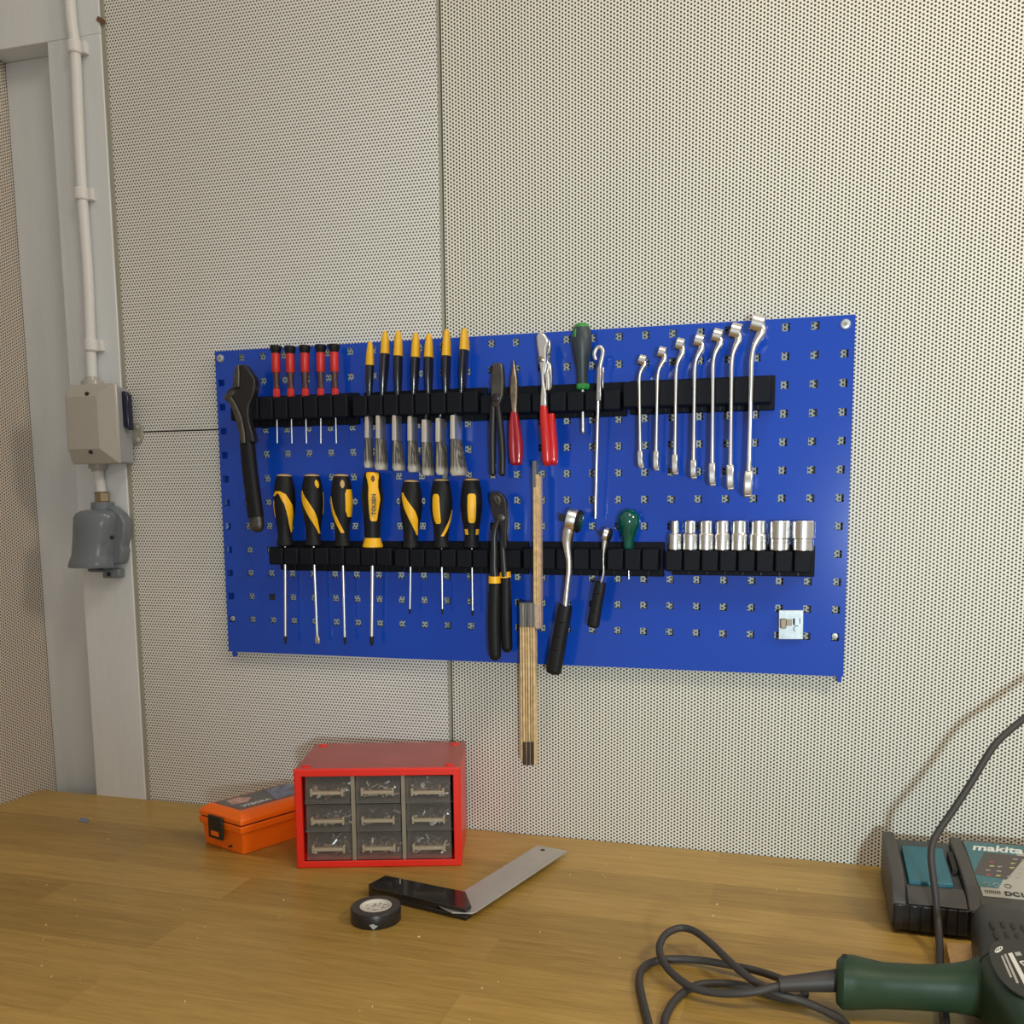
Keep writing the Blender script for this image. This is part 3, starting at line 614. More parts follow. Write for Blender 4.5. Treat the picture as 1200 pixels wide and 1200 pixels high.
HQ = [(0, 5), (.015, 8.5), (.06, 10), (.2, 11.6), (.34, 13), (.46, 11.8), (.6, 10.2), (.75, 9.6), (.88, 9.2)]
h = screwdriver_parts(t, A, B, T, HQ, 2.4, M_black, M_shank, M_tip, .10, False, s); hq = [(a, r*s) for a, r in HQ]
m_ = MB(); surf_strip(m_, A, B, hq, [(.005, 2, 62), (.03, 2, 58), (.12, 4, 38), (.2, 6, 31), (.36, 12, 36), (.52, 8, 31), (.62, 8, 27), (.645, 8, 18)], .0006, 14); m_.build('yellow_face', M_yel, h)
m_ = MB(); surf_strip(m_, A, B, hq, [(.05, 4, 3), (.07, 4, 13), (.11, 4, 14), (.135, 4, 3)], .0011); m_.build('hanging_hole', M_rustspot, h)
MB().lathe(A+(B-A)*.865, B, [(0, 9.2*s), (.25, 10*s), (.75, 12*s), (.9, 12*s), (1, 9*s)], 28).build('collar', M_yel, h)
a, f, r = axes(A, B); P = A+(B-A)*.565
text('lettering', 'TOLSEN', P+f*(hq[4][1]+.0012)+r*(.0052), -a, -r*1.0+f*.0, .0088, M_ink, h, bold=.00018, sx=1.0, ext=.0009)

# ------------------------------------------------------------------ pump pliers
t = thing('pump_pliers', 'black water pump pliers with yellow bands on long dark handles', 'pliers', tuple(at(585, 650, -.04)))
k_ = (560, 565, 12); q = lambda x, y, d=-.044: at(560+x/12, 565+y/12, d)
MB().pix([(158, 190), (175, 155), (225, 138), (290, 140), (345, 180), (385, 245), (400, 330), (408, 460), (412, 560), (402, 700), (404, 900), (380, 960), (352, 940), (340, 800), (300, 600), (255, 560), (215, 480), (190, 380), (170, 280)], -.051, .012, *k_).build('jaw', M_darksteel, t, bevel=.0022)
MB().pix([(205, 215), (240, 170), (300, 200), (325, 265), (300, 340), (250, 300)], -.0535, .003, *k_).build('jaw_bite', M_oldsteel, t, bevel=.001)
MB().pix([(250, 225), (270, 225), (295, 275), (275, 285)], -.0541, .002, *k_).build('jaw_slot', M_dark, t)
p = q(330, 500, -.052); MB().lathe(p, p-V((0, .003, 0)), [(0, .006), (.7, .0055), (1, .003)], 16).build('pivot', M_oldsteel, t)
MB().sweep([q(300, 520, -.049), q(250, 640, -.049), q(228, 780, -.049), q(230, 980, -.049), q(225, 1200, -.049), q(240, 1400, -.049)], [.004, .0048, .005, .0052, .0056, .006], .005, sub=4).build('handle_arm', M_darksteel, t)
MB().sweep([q(330, 560, -.043), q(345, 760, -.043), q(355, 1000, -.043), q(375, 1330, -.043)], [.004, .0046, .005, .0056], .005, sub=4).build('handle_arm', M_darksteel, t)
q = lambda x, y, d: at(400+x/5, 540+y/5, d)
hl = MB().sweep([q(899, 714, -.046), q(898, 800, -.046), q(896, 950, -.046), q(899, 1080, -.046), q(903, 1172, -.046)], [.0078, .0088, .0092, .0090, .0084], [.006, .0085, .009, .009, .008], sub=6, dome=.008).build('handle', M_black, t)
MB().sweep([q(899, 676, -.046), q(899, 716, -.046)], [.0083, .0086], [.0098, .0100], ex=2.6, sub=1).build('yellow_band', M_yel, hl)
hr = MB().sweep([q(962, 683, -.038), q(964, 780, -.038), q(966, 920, -.038), q(969, 1040, -.038), q(973, 1124, -.038)], [.0072, .0080, .0084, .0080, .0074], [.006, .008, .009, .008, .007], sub=6, dome=.008).build('handle', M_black, t)
MB().sweep([q(960, 650, -.038), q(962, 684, -.038)], [.0074, .0076], [.0098, .0100], sub=1).build('yellow_band', M_yel, hr)

# ------------------------------------------------------------------ folding rule
t = thing('folding_rule', 'wooden folding rule, half unfolded, hanging below the board edge', 'folding rule', tuple(at(625, 720, -.04)))
YF, SD = -.050, .015
def slat(x0, x1, y0_, y1_, m=M_woodr, name='slat', yf=YF, d=SD, x0b=None, x1b=None):
    return MB().prism([at(x0, y0_, yf), at(x1, y0_, yf), at(x1b or x1, y1_, yf), at(x0b or x0, y1_, yf)], (0, d, 0)).build(name, m, t, bevel=.0004)
slat(624.6, 627.6, 543, 735, x0b=625.2, x1b=628.2); slat(627.8, 630.8, 556, 737, x0b=628.6, x1b=631.6)
slat(631.0, 633.2, 559, 735, M_woodg, 'printed_face', YF+.0035, SD-.004, x0b=631.8, x1b=634)
slat(623.8, 627.8, 540, 571, M_cap, 'joint_cap', YF-.0006, SD+.0012)
MB().prism([at(609.2, 708, YF+.003), at(626.5, 708, YF+.003), at(627.5, 892, YF+.003), at(611.5, 892, YF+.003)], (0, .007, 0)).build('inner_edge', M_rdark, t)
for i in range(6):
    a_, b_ = 608.6+i*3.08, 609.4+i*2.98
    slat(a_, a_+2.15, 707, 893 if i < 1 else 896.5, [M_woodr, M_woodl][i % 2], x0b=b_+1.2, x1b=b_+3.25)
for i in range(4):
    a_ = 608.8+i*4.6; slat(a_, a_+3.9, 706.5, 735, M_cap, 'joint_cap', YF-.0008, SD+.0016)
slat(627.6, 632.2, 707.5, 736.5, M_woodg, 'joint_cap', YF-.0006, SD+.0012)
for i in range(3):
    a_ = 612.4+i*4.7; slat(a_, a_+3.9, 869.5, 897, M_capd, 'joint_cap', YF-.0008, SD+.0012)

# ------------------------------------------------------------------ ratchets
def ratchet(label, pts, wd, dp, stub, disc, c, rs, th, handle, hw, thumb):
    t = thing('ratchet_handle', label, 'ratchet', tuple(handle[0]), 0, 'ratchet handles')
    MB().sweep(pts, wd, dp, ex=2.4, sub=6).build('shaft', M_chrome, t)
    ax = V((.97, 0, -.22)).normalized()
    MB().lathe(c-ax*th, c+ax*th*.8, [(0, rs*.8), (.12, rs), (.85, rs), (1, rs*.92)], 28).build('ratchet_head', M_chrome, t)
    MB().lathe(c+ax*th*.8, c+ax*(th*.8+disc), [(0, rs*.98), (.5, rs), (.7, rs*.9), (1, rs*.86)], 28).build('selector_disc', M_black, t)
    MB().lathe(c+ax*(th*.8+disc), c+ax*(th*.8+disc*1.25), [(0, rs*.7), (.8, rs*.6), (1, rs*.3)], 24).build('dial', thumb, t)
    e1 = V((0, 1, 0)); e2 = ax.cross(e1); r_ = Matrix((ax, e1, e2)).transposed()
    MB().box(c-ax*(th+stub/2), (stub, rs*.6, rs*.6), r_).build('drive_square', M_tip, t, bevel=.0008)
    h = MB().sweep(handle, [hw*.9, hw, hw*.96, hw*1.02, hw*1.05, hw*1.0], [hw*.9, hw, hw, hw, hw, hw*.95], n=20, ex=3, sub=6, dome=hw*.5).build('handle', M_black, t)
    a = (handle[-1]-handle[0])
    for f_ in (.22, .42, .62): 
        p = handle[0]+a*f_+V((0, -hw*.93, 0)); MB().lathe(p+a*.03, p-a*.03, [(0, hw*.1), (.5, hw*.42), (1, hw*.1)], 12, flat=.35).build('grip_dimple', M_black, h)
D = -.042; q = lambda x, y, d=D: at(x, y, d)
hpts = [q(662.8, 709.5), q(660, 725), q(657, 742), q(654, 758), q(651, 775), q(648.6, 790.5)]
ratchet('large chrome ratchet with chunky black grip reaching below the board edge', [q(668.5, 616), q(666.5, 624), q(664.8, 634), q(665.4, 645), q(667, 656), q(667.2, 668), q(665.5, 685), q(662.6, 712)],
        [.0082, .0085, .0074, .0056, .0046, .0044, .0042, .0045], [.011, .010, .008, .0065, .006, .006, .006, .0055], .011, .0065, q(671.2, 609.5), .0165, .0085, hpts, .0107, M_teal)
D = -.040; hs = [q(704.2, 682.5), q(702.5, 692), q(700.4, 703), q(698.3, 714), q(696.4, 725), q(694.8, 736)]
ratchet('small chrome ratchet with short black grip beside the green ball handle', [q(709.5, 632), q(708.4, 640), q(707.6, 650), q(707.5, 660), q(707.8, 668), q(706.6, 676), q(704.3, 684)],
        [.0045, .0034, .0016, .0013, .0016, .0018, .0019], [.006, .005, .004, .004, .004, .0035, .003], .007, .0032, q(710.8, 626.5), .0100, .0042, hs, .0082, M_black)

# ------------------------------------------------------------------ ball handle
A, B = at(737.2, 596, AX), at(736.2, 645.5, AX); s = ppx(A)
t = thing('stubby_screwdriver', 'stubby tool with shiny dark green ball handle', 'screwdriver', tuple(B))
MB().lathe(A, B, [(0, 1*s), (.02, 5*s), (.08, 9.4*s), (.18, 12.6*s), (.3, 13.6*s), (.42, 12.6*s), (.56, 9.8*s), (.7, 7.6*s), (.85, 6.3*s), (1, 5.8*s)], 30).build('handle', M_teal, t)
MB().cyl(B-(B-A)*.02, at(737, 679, AX), .9*s, 10).build('shank', M_shank, t)

# ------------------------------------------------------------------ sockets
SK = [(120, 167, 103, 180), (199, 261, 185, 266), (284, 351, 271, 353), (369, 437, 357, 440), (455, 533, 446, 534), (555, 633, 545, 638), (651, 763, 656, 760), (773, 896, 780, 889)]
kl = ['narrowest small socket, at left end of the socket row', 'second small socket from the left end of the row', 'third small socket from the left end of the row', 'fourth small socket, left of the straighter pair',
      'straight-sided socket, fifth along the row', 'straight-sided socket just left of the two widest', 'wide-mouthed socket, second largest of the row', 'widest socket, at right end of the row']
for i, (u0, u1, l0, l1) in enumerate(SK):
    Q = lambda x, y, d=AX: at(760+x/4.615, 590+y/4.615, d)
    zt = Q(600, 93).z; B = Q((l0+l1)/2, 250); B.z = .4472; A = V((B.x, AX, B.z+.0405)); s = ppx(A)/4.615
    ru, rl = (u1-u0)/2*s, (l1-l0)/2*s; st = .44 if i < 6 else .40
    t = thing('socket', kl[i], 'socket', tuple(B), 0, 'chrome sockets on the clip rail')
    m_ = MB()
    if i < 6: pr = [(0, rl*.95), (.03, rl), (.52, rl), (.55, rl*.97), (.60, ru*1.02), (.97, ru), (1, ru*.93), (1, ru*.6), (.8, ru*.55)]
    else: pr = [(0, rl*.95), (.03, rl), (.40, rl), (.43, ru), (.97, ru), (1, ru*.95), (1, ru*.72), (.7, ru*.68)]
    m_.lathe(B, A, pr, 32).build('socket_body', M_chrome, t, ang=16)
    MB().lathe(B+(A-B)*.28, B+(A-B)*.30, [(0, rl*1.006), (1, rl*1.006)], 32).build('knurl_ring', M_steel, t)

# ------------------------------------------------------------------ zinc hook plate
t = thing('hook_plate', 'empty galvanised hook plate near the bottom right corner of the board', 'hook', tuple(at(927, 732, -.002)))
k_ = (900, 700, 20)
MB().pix([(255, 300), (830, 305), (822, 985), (248, 985)], -.0065, .0062, *k_).build('plate', M_zinc, t, bevel=.0006)
MB().pix([(290, 510), (430, 505), (425, 735), (295, 735)], -.014, .0078, *k_).build('hook_tab', M_zincb, t, bevel=.001)
MB().pix([(430, 520), (565, 515), (560, 670), (432, 665)], -.0085, .002, *k_).build('hook_tab', M_zincb, t, bevel=.0005)
MB().pix([(585, 495), (632, 495), (632, 650), (585, 650)], -.0069, .001, *k_).build('slot', M_dark, t)
MB().pix([(740, 495), (757, 495), (757, 620), (740, 620)], -.0069, .001, *k_).build('slot', M_dark, t)
c = at(900+675/20, 700+735/20, -.0067); MB().tube([c+V((.0042*math.cos(a), 0, .0042*math.sin(a))) for a in [R(60+20*i) for i in range(10)]], .0005, 6, 2).build('stamped_mark', M_tip, t)

# ------------------------------------------------------------------ red drawer cabinet
RZ = R(17.27); CW, CH, CD = .233, .1437, .147
cab = thing('drawer_cabinet', 'red small-parts cabinet with nine clear drawers standing on the bench', 'drawer cabinet', (.2237, -.2049, 0), RZ)
bw = .0100
sh = MB(); sh.bx(0, CW, 0, CD, 0, bw); sh.bx(0, .006, 0, CD, bw, CH-.0062); sh.bx(CW-.006, CW, 0, CD, bw, CH-.0062); sh.bx(.006, CW-.006, CD-.003, CD, bw, CH-.006)
sh.build('shell', M_red, cab, local=True)
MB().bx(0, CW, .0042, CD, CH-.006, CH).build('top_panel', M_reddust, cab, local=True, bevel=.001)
bz = MB(); 
o4 = [(-.0008, -.003), (CW+.0008, -.003)]
def fr4(a, z0_, z1_, y): return [V((a, y, z0_)), V((CW-a, y, z0_)), V((CW-a, y, z1_)), V((a, y, z1_))]
bz.rings([fr4(-.0006, 0, CH+.0006, .004), fr4(-.0006, 0, CH+.0006, -.0015), fr4(.0012, .0018, CH-.0012, -.003), fr4(bw-.001, bw-.001, CH-bw+.001, -.003), fr4(bw, bw, CH-bw, -.002), fr4(bw, bw, CH-bw, .004), fr4(-.0006, 0, CH+.0006, .004)], cap=False)
bmesh.ops.remove_doubles(bz.bm, verts=bz.bm.verts, dist=1e-6)
bz.build('front_bezel', M_red, cab, local=True)
for x, y in ((.014, .014), (CW-.016, .014), (.014, CD-.014), (CW-.016, CD-.014)):
    MB().lathe((x, y, CH), (x, y, CH+.0022), [(0, .0068), (.6, .0064), (1, .0045)], 20).build('stacking_stud', M_red, cab, local=True)
OW, OH = CW-2*bw, CH-2*bw; cw, ch = OW/3, OH/3
for i in (1, 2): MB().bx(bw+cw*i-.0028, bw+cw*i+.0028, .001, CD-.006, bw, CH-bw).build('divider', M_div, cab, local=True)
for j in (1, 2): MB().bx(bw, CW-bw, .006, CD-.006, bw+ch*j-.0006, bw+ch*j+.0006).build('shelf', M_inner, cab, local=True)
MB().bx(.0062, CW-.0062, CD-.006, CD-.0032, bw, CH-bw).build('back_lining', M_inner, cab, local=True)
names = [['lower left', 'lower middle', 'lower right'], ['middle left', 'centre', 'middle right'], ['upper left', 'upper middle', 'upper right']]
for j in range(3):
    for i in range(3):
        x0 = bw+cw*i+.0042; x1 = bw+cw*(i+1)-.0042; z0 = bw+ch*j+.0014; z1 = z0+ch-.0030; rotd = R(-3) if (i, j) == (2, 2) else 0
        fr_ = -.0015 - (.004 if (i, j) == (2, 2) else random.uniform(0, .001))
        d = MB(); d.prism([(x0, fr_, z0), (x1, fr_, z0), (x1, fr_+.006, z1), (x0, fr_+.006, z1)], (0, .002, 0))
        d.bx(x0+.001, x0+.0022, fr_+.009, .1, z0+.001, z1-.003); d.bx(x1-.0022, x1-.001, fr_+.009, .1, z0+.001, z1-.003); d.bx(x0+.001, x1-.001, fr_+.009, .1, z0+.0004, z0+.0016)
        dr = d.build('drawer', M_draw, cab, local=True)
        zc = z0+(z1-z0)*.44
        hnd = MB(); hnd.bx(x0+.009, x1-.009, fr_-.005, fr_+.0025, zc-.0022, zc+.0022); hnd.bx(x0+.008, x0+.011, fr_-.005, fr_+.0025, zc-.005, zc+.006); hnd.bx(x1-.011, x1-.008, fr_-.005, fr_+.0025, zc-.005, zc+.006)
        hnd.build('drawer_handle', M_drawh, dr, local=True, bevel=.0006)
        f = MB(); nbit = 60 if (i, j) != (1, 1) else 16
        for _ in range(nbit):
            L_ = random.choice((.004, .008, .014, .02)) if j != 1 else random.choice((.004, .008, .012)); rr = random.uniform(.0009, .0022) if L_ > .005 else random.uniform(.0022, .0042)
            c = V((random.uniform(x0+.006, x1-.006), random.uniform(.012, .05), z0+random.uniform(.003, .017))); dv = V((random.uniform(-1, 1), random.uniform(-.5, .5), random.uniform(-.45, .45))).normalized()*L_/2
            dv.x = max(min(dv.x, x1-.004-c.x, c.x-x0-.004), -min(x1-.004-c.x, c.x-x0-.004)); c.z = max(c.z, z0+.003+abs(dv.z)+rr)
            f.lathe(c-dv, c+dv, [(0, rr), (1, rr)], 6)
            if L_ > .01: f.lathe(c+dv*.85, c+dv*1.05, [(0, rr*1.6), (1, rr*2)], 6)
        f.bm.transform(ROOT[cab]); lc = ROOT[cab] @ V(((x0+x1)/2, .03, z0))
        o = f.build('assorted_fasteners', M_screw, loc=tuple(lc), smooth=False)
        tag(o, 'loose screws and small fittings inside the %s drawer of the red cabinet' % names[j][i], 'fasteners', None, 'stuff')

# ------------------------------------------------------------------ orange case
e_, l_ = V((-.944, .33, 0)).normalized(), V((.42, .9075, 0)); N0 = V((.1215, -.1859, 0))
oc = thing('tool_case', 'small orange plastic tool case with black latch behind the red cabinet', 'tool case', tuple(N0))
def ring4(z, i, o=0): 
    return [N0+e_*i+l_*i+V((0, 0, z)), N0+e_*(.0980-i)+l_*i+V((0, 0, z)), N0+e_*(.0980-i)+l_*(.152-i)+V((0, 0, z)), N0+e_*i+l_*(.152-i)+V((0, 0, z))]
MB().rings([ring4(.0, .004), ring4(.033, .0022), ring4(.0335, -.0012), ring4(.044, -.0018)]).build('base_shell', M_orange, oc, bevel=.0025, seg=3)
MB().rings([ring4(.044, .0015), ring4(.0462, .0015)]).build('seam_gap', M_dark, oc)
lid = MB().rings([ring4(.0460, -.0018), ring4(.054, -.0012), ring4(.0625, .008)]).build('lid', M_orange, oc, bevel=.002, seg=3)
s0 = .0627
def spt(u, v): return N0+e_*(.0980-u*.0980)+l_*(v*.152)+V((0, 0, s0))
st = MB().prism([spt(.13, .10), spt(.78, .10), spt(.78, .95), spt(.13, .95)], (0, 0, .0004)).build('lid_sticker', M_stick1, oc)
MB().prism([spt(.2, .66), spt(.76, .52), spt(.76, .94), spt(.16, .94)], (0, 0, .0006)).build('printed_picture', M_stick2, st)
MB().prism([spt(.22, .2), spt(.44, .16), spt(.52, .3), spt(.36, .42), spt(.2, .34)], (0, 0, .0006)).build('printed_picture', M_stick3, st)
text('lettering', 'VTBORA', spt(.70, .17)+V((0, 0, .0006)), l_, e_, .012, M_paper, st, bold=.0003, sx=1.05)
fx = -l_                          # outward normal of the end face
def lp_(u, z, o): return N0+e_*(.0980*u)+V((0, 0, z))+V((fx.x, fx.y, 0))*o
la = MB()
la.prism([lp_(.36, .018, .004), lp_(.70, .018, .004), lp_(.70, .053, .004), lp_(.36, .053, .004)], fx*.0035, None)
lat = la.build('latch', M_dblack, oc, bevel=.0012)
MB().prism([lp_(.44, .023, .0078), lp_(.62, .023, .0078), lp_(.62, .030, .0078), lp_(.44, .030, .0078)], fx*.0004).build('latch_slot', M_orange, lat)
p = lp_(.30, .009, .0005); MB().lathe(p-fx*.004, p+fx*.0006, [(0, .0018), (1, .0018)], 10).build('hinge_pin', M_dark, oc)

# ------------------------------------------------------------------ try square
t = thing('try_square', 'try square with glossy black stock and broad grey steel blade on the bench', 'try square', tuple(on(500, 1045, 0)))
def top4(pts, z): return [on(a, b_, z) for a, b_ in pts]
stk = top4([(451.5, 1025.5), (431.5, 1036), (436, 1039.5), (546, 1065.5), (552.5, 1061), (545.5, 1044.5)], .0155)
MB().prism(stk, (0, 0, -.0045)).build('stock_top', M_gloss, t, bevel=.001)
MB().prism([p-V((0, 0, .0155-.0065)) for p in stk], (0, 0, -.0064)).build('stock_bottom', M_gloss, t, bevel=.001)
MB().prism([stk[i]+(stk[j]-stk[i])*.004-V((0, 0, .0045)) for i, j in ((0, 3), (1, 4), (2, 4))]+[stk[3]+(stk[1]-stk[3])*.28-V((0, 0, .0045)), stk[5]+(stk[0]-stk[5])*.30-V((0, 0, .0045))], (0, 0, -.0045)).build('stock_core', M_gloss, t)
bld = MB().prism(top4([(514, 1061), (530, 1069), (553, 1069.8), (558, 1068), (665.5, 996.8), (629.5, 990.5), (545, 1043), (520, 1050)], .0095), (0, 0, -.0018)).build('blade', M_alu, t, bevel=.0003)
MB().prism(top4([(562, 1062.5), (563.5, 1061.7), (661, 996.2), (659.4, 996)], .0098), (0, 0, -.0004)).build('ruled_edge', M_pgrey, bld)
c = on(636, 996, .0098); MB().lathe(c, c+V((0, 0, .0002)), [(0, .0034), (1, .0034)], 16).build('hole', M_tip, bld)
MB().prism(top4([(468.3, 1030), (469.5, 1030.3), (469.5, 1036), (468.3, 1035.7)], .0157), (0, 0, .0002)).build('scratch_mark', M_pgrey, t)
# ------------------------------------------------------------------ tape roll
tc_ = V((.4056, -.3310, 0)); t = thing('tape_roll', 'roll of black electrical tape with white printed core in front of the square', 'tape roll', tuple(tc_))
rt, ht = .0310, .0180
m_ = MB(); n = 48
def rg(r, z): return [tc_+V((r*math.cos(i*math.tau/n), r*math.sin(i*math.tau/n), z)) for i in range(n)]
m_.rings([rg(.0195, .0005), rg(rt-.0006, 0), rg(rt, .0008), rg(rt, ht-.0008), rg(rt-.0006, ht), rg(.0195, ht), rg(.0195, .0005)], cap=False)
bmesh.ops.remove_doubles(m_.bm, verts=m_.bm.verts, dist=1e-6); wnd = m_.build('tape_winding', M_tape, t)
MB().rings([rg(.0200, ht+.0001), rg(rt-.0008, ht+.0001), rg(rt-.0008, ht+.0003), rg(.0200, ht+.0003), rg(.0200, ht+.0001)], cap=False).build('winding_side', M_tapes, wnd)
MB().rings([rg(.0180, .001), rg(.0195, .001), rg(.0195, ht+.0004), rg(.0180, ht+.0004), rg(.0180, .001)], cap=False).build('core', M_label, t)
lb = MB().lathe(tc_+V((0, 0, ht-.004)), tc_+V((0, 0, ht-.0028)), [(0, .018), (1, .018)], 40).build('core_label', M_label, t)
for _ in range(26):
    a_, rr = random.uniform(0, math.tau), random.choice((.006, .009, .012, .0145)); p = tc_+V((rr*math.cos(a_), rr*math.sin(a_), ht-.0027))
    MB().box(p, (random.uniform(.0012, .0036), .0009, .0002), Matrix.Rotation(R(18), 3, 'Z')).build('print_mark', M_ink, lb)
p = on(444.5, 1081, 0); dct = (CAM-tc_); ang = math.atan2(dct.y, dct.x)-.10
def ts(a, z): return tc_+V(((rt+.0004)*math.cos(a), (rt+.0004)*math.sin(a), z))
MB().prism([ts(ang-.17, .0072), ts(ang-.04, .0018), ts(ang+.0, .0015), ts(ang+.17, .0056), ts(ang+.06, .0066), ts(ang+.0, .0085)], V((math.cos(ang), math.sin(ang), 0))*.0004).build('foil_tab', M_zinc, wnd)

# ------------------------------------------------------------------ charger
ch_ = thing('battery_charger', 'grey and teal battery charger standing against the wall at right end of the bench', 'battery charger', (1.09, -.09, 0))
def xprism(x0, x1, prof, x0b=None): return MB().prism([(x0, y, z) for y, z in prof], (x1-x0, 0, 0))
A0 = [(-.166, .004), (-.1685, .038), (-.142, .0555), (-.120, .0605), (-.016, .0670), (-.014, .004)]
MB().rings([[V((x, y+(0), z)) for y, z in A0] for x in (1.0035, 1.0185)]).build('left_rail', M_grey, ch_, bevel=.002)
B0 = [(-.164, .004), (-.166, .036), (-.150, .045), (-.045, .0565), (-.016, .0575), (-.016, .004)]
xprism(1.0187, 1.0843, B0).build('battery_bay', M_chblack, ch_, bevel=.001)
C0 = [(-.166, .004), (-.1685, .036), (-.142, .0535), (-.120, .0590), (-.018, .0675), (-.016, .004)]
xprism(1.0845, 1.0985, C0).build('right_rail', M_grey, ch_, bevel=.002)
D0 = [(-.150, .004), (-.170, .010), (-.1735, .037), (-.145, .0415), (-.022, .0665), (-.018, .004)]
body = xprism(1.0987, 1.195, D0).build('display_body', M_grey, ch_, bevel=.0015)
for x in (1.02, 1.18):
    for y in (-.14, -.035): MB().cyl((x, y, 0), (x, y, .0045), .008, 14).build('rubber_foot', M_black, ch_)
def slope(y): return .045+(y+.150)/(.105)*(.0115)
tl = MB().prism([(1.0235, -.137, slope(-.137)+.0005), (1.0725, -.137, slope(-.137)+.0005), (1.0725, -.050, slope(-.05)+.0005), (1.0235, -.050, slope(-.05)+.0005)], (0, 0, .0065)).build('teal_cover', M_tealp, ch_, bevel=.0015)
for x in (1.0345, 1.0475, 1.0605): MB().prism([(x, -.138, slope(-.138)+.0068), (x+.001, -.138, slope(-.138)+.0068), (x+.001, -.085, slope(-.085)+.0068), (x, -.085, slope(-.085)+.0068)], (0, 0, .0004)).build('cover_rib', M_tealp2, tl)
MB().prism([(1.077, -.10, slope(-.10)), (1.083, -.10, slope(-.10)), (1.083, -.055, slope(-.055)), (1.077, -.055, slope(-.055))], (0, 0, .006)).build('contact_block', M_dark, ch_)
for x in (1.0112, 1.027, 1.0395, 1.053, 1.067, 1.078, 1.0915): MB().bx(x-.0050, x+.0050, -.1722, -.163, .006, .0370).build('front_rib', M_chblack, ch_, bevel=.001)
xprism(1.0205, 1.0835, [(-.168, .0365), (-.1695, .0385), (-.150, .0475), (-.138, .0485), (-.138, .044)]).build('bay_lip', M_grey, ch_, bevel=.0008)
MB().bx(1.0045, 1.0980, -.1688, -.1640, .0045, .0360).build('front_skirt', M_chblack, ch_, bevel=.0008)
# printed panel on the sloping display face
def dz(y): return .0415+(y+.145)/(.123)*(.025)+.0003
def dp_(x, y, h=0): return V((x, y, dz(y)+h))
def dq(pts, h, m, n_, par): return MB().prism([dp_(x, y, h) for x, y in pts], (0, 0, .0003)).build(n_, m, par)
X0 = 1.1015
pn = dq([(X0+.003, -.139), (1.1935, -.139), (1.1935, -.027), (X0-.001, -.027)], 0, M_pgrey, 'printed_panel', ch_)
dq([(X0+.001, -.122), (1.124, -.122), (1.136, -.095), (1.160, -.044), (1.1935, -.044), (1.1935, -.028), (X0-.0005, -.028)], .0003, M_tealp2, 'teal_field', pn)
dq([(1.101, -.098), (1.136, -.103), (1.163, -.058), (1.1935, -.058), (1.1935, -.052), (1.121, -.049)], .0006, M_chart, 'chart_field', pn)
text('lettering', 'makita', dp_(1.1075, -.0455, .0008), (1, 0, 0), (0, .123, .025), .0195, M_paper, pn, shear=.25, bold=.0005, sx=1.12)
text('lettering', 'DC18', dp_(1.1285, -.1345, .0008), (1, 0, 0), (0, .123, .025), .0105, M_ink, pn, bold=.0004, sx=1.05)
text('lettering', 'RC', dp_(1.1590, -.1345, .0008), (1, 0, 0), (0, .123, .025), .0105, M_redink, pn, bold=.0004, sx=1.05)
for r_ in range(5):
    for c_ in range(5):
        if random.random() < .75:
            x, y = 1.112+c_*.0115+r_*.0035+random.uniform(0, .003), -.098+r_*.0095
            dq([(x, y), (x+random.uniform(.002, .005), y), (x+.006, y+.0016), (x+.001, y+.0016)], .0009, random.choice((M_pgrey, M_redink, M_yelink, M_pgrey)), 'chart_mark', pn)
for x in (1.112, 1.1225, 1.135):
    pts_ = [dp_(x+.0035*math.cos(a*.5), -.1165+.0035*math.sin(a*.5), .0009) for a in range(13)]; MB().tube(pts_, .00035, 6, 2).build('button_ring', M_ink if x > 1.13 else M_pgrey, pn)
for k_i in range(8):
    x = 1.1075+k_i*.0022; dq([(x, -.133), (x+.0012, -.133), (x+.0016, -.1275), (x+.0004, -.1275)], .0006, M_chart, 'small_print', pn)

A_ = Matrix(((1.035, 0, 0, 1.019-1.035*1.0035), (0, 1.129, 0, -.028+1.129*.014), (0, 0, 1, 0), (0, 0, 0, 1)))
rt_ = ROOT[ch_]
for o_ in ch_.children_recursive: o_.data.transform(rt_.inverted() @ A_ @ rt_)
# ------------------------------------------------------------------ wood block
p = on(1108, 1103.5, .012); q2 = on(1143, 1106, .012)
o = MB().prism([V((p.x, p.y, .012)), V((p.x+.034, p.y+.0015, .012)), V((p.x+.031, p.y-.085, .012)), V((p.x-.003, p.y-.085, .012))], (0, 0, -.012)).build('wood_offcut', M_chip, bevel=.0008, loc=(p.x+.016, p.y-.03, 0))
tag(o, 'small pale pressed-wood offcut lying between the charger and the green drill handle', 'wood block')

# ------------------------------------------------------------------ green drill
dr = thing('power_drill', 'dark green corded drill lying on its side in the right foreground', 'drill', (1.11, -.39, 0))
bxc, bzc = 1.1300, .0395
def sec(y, hw, hz, dx=0, ex=4.2, n=40, zc=bzc):
    r_ = []
    for i in range(n):
        c, s = math.cos(i*math.tau/n), math.sin(i*math.tau/n)
        r_.append(V((bxc+dx+hw*math.copysign(abs(c)**(2/ex), c), y, zc+hz*math.copysign(abs(s)**(2/ex), s))))
    return r_
cap_ = MB().rings([sec(-.238, .014, .012, ex=2.5), sec(-.2405, .023, .021, ex=2.5), sec(-.246, .029, .028, ex=2.6), sec(-.256, .0330, .0325, ex=2.7), sec(-.285, .0370, .0365, ex=3.2), sec(-.325, .0400, .0378), sec(-.355, .0435, .0383), sec(-.392, .0492, .0388)]).build('vent_cap', M_dblack, dr)
MB().rings([sec(-.3915, .0486, .0385), sec(-.43, .0500, .0385), sec(-.49, .0430, .0380), sec(-.54, .038, .036), sec(-.56, .031, .031)]).build('motor_housing', M_dgreen, dr)
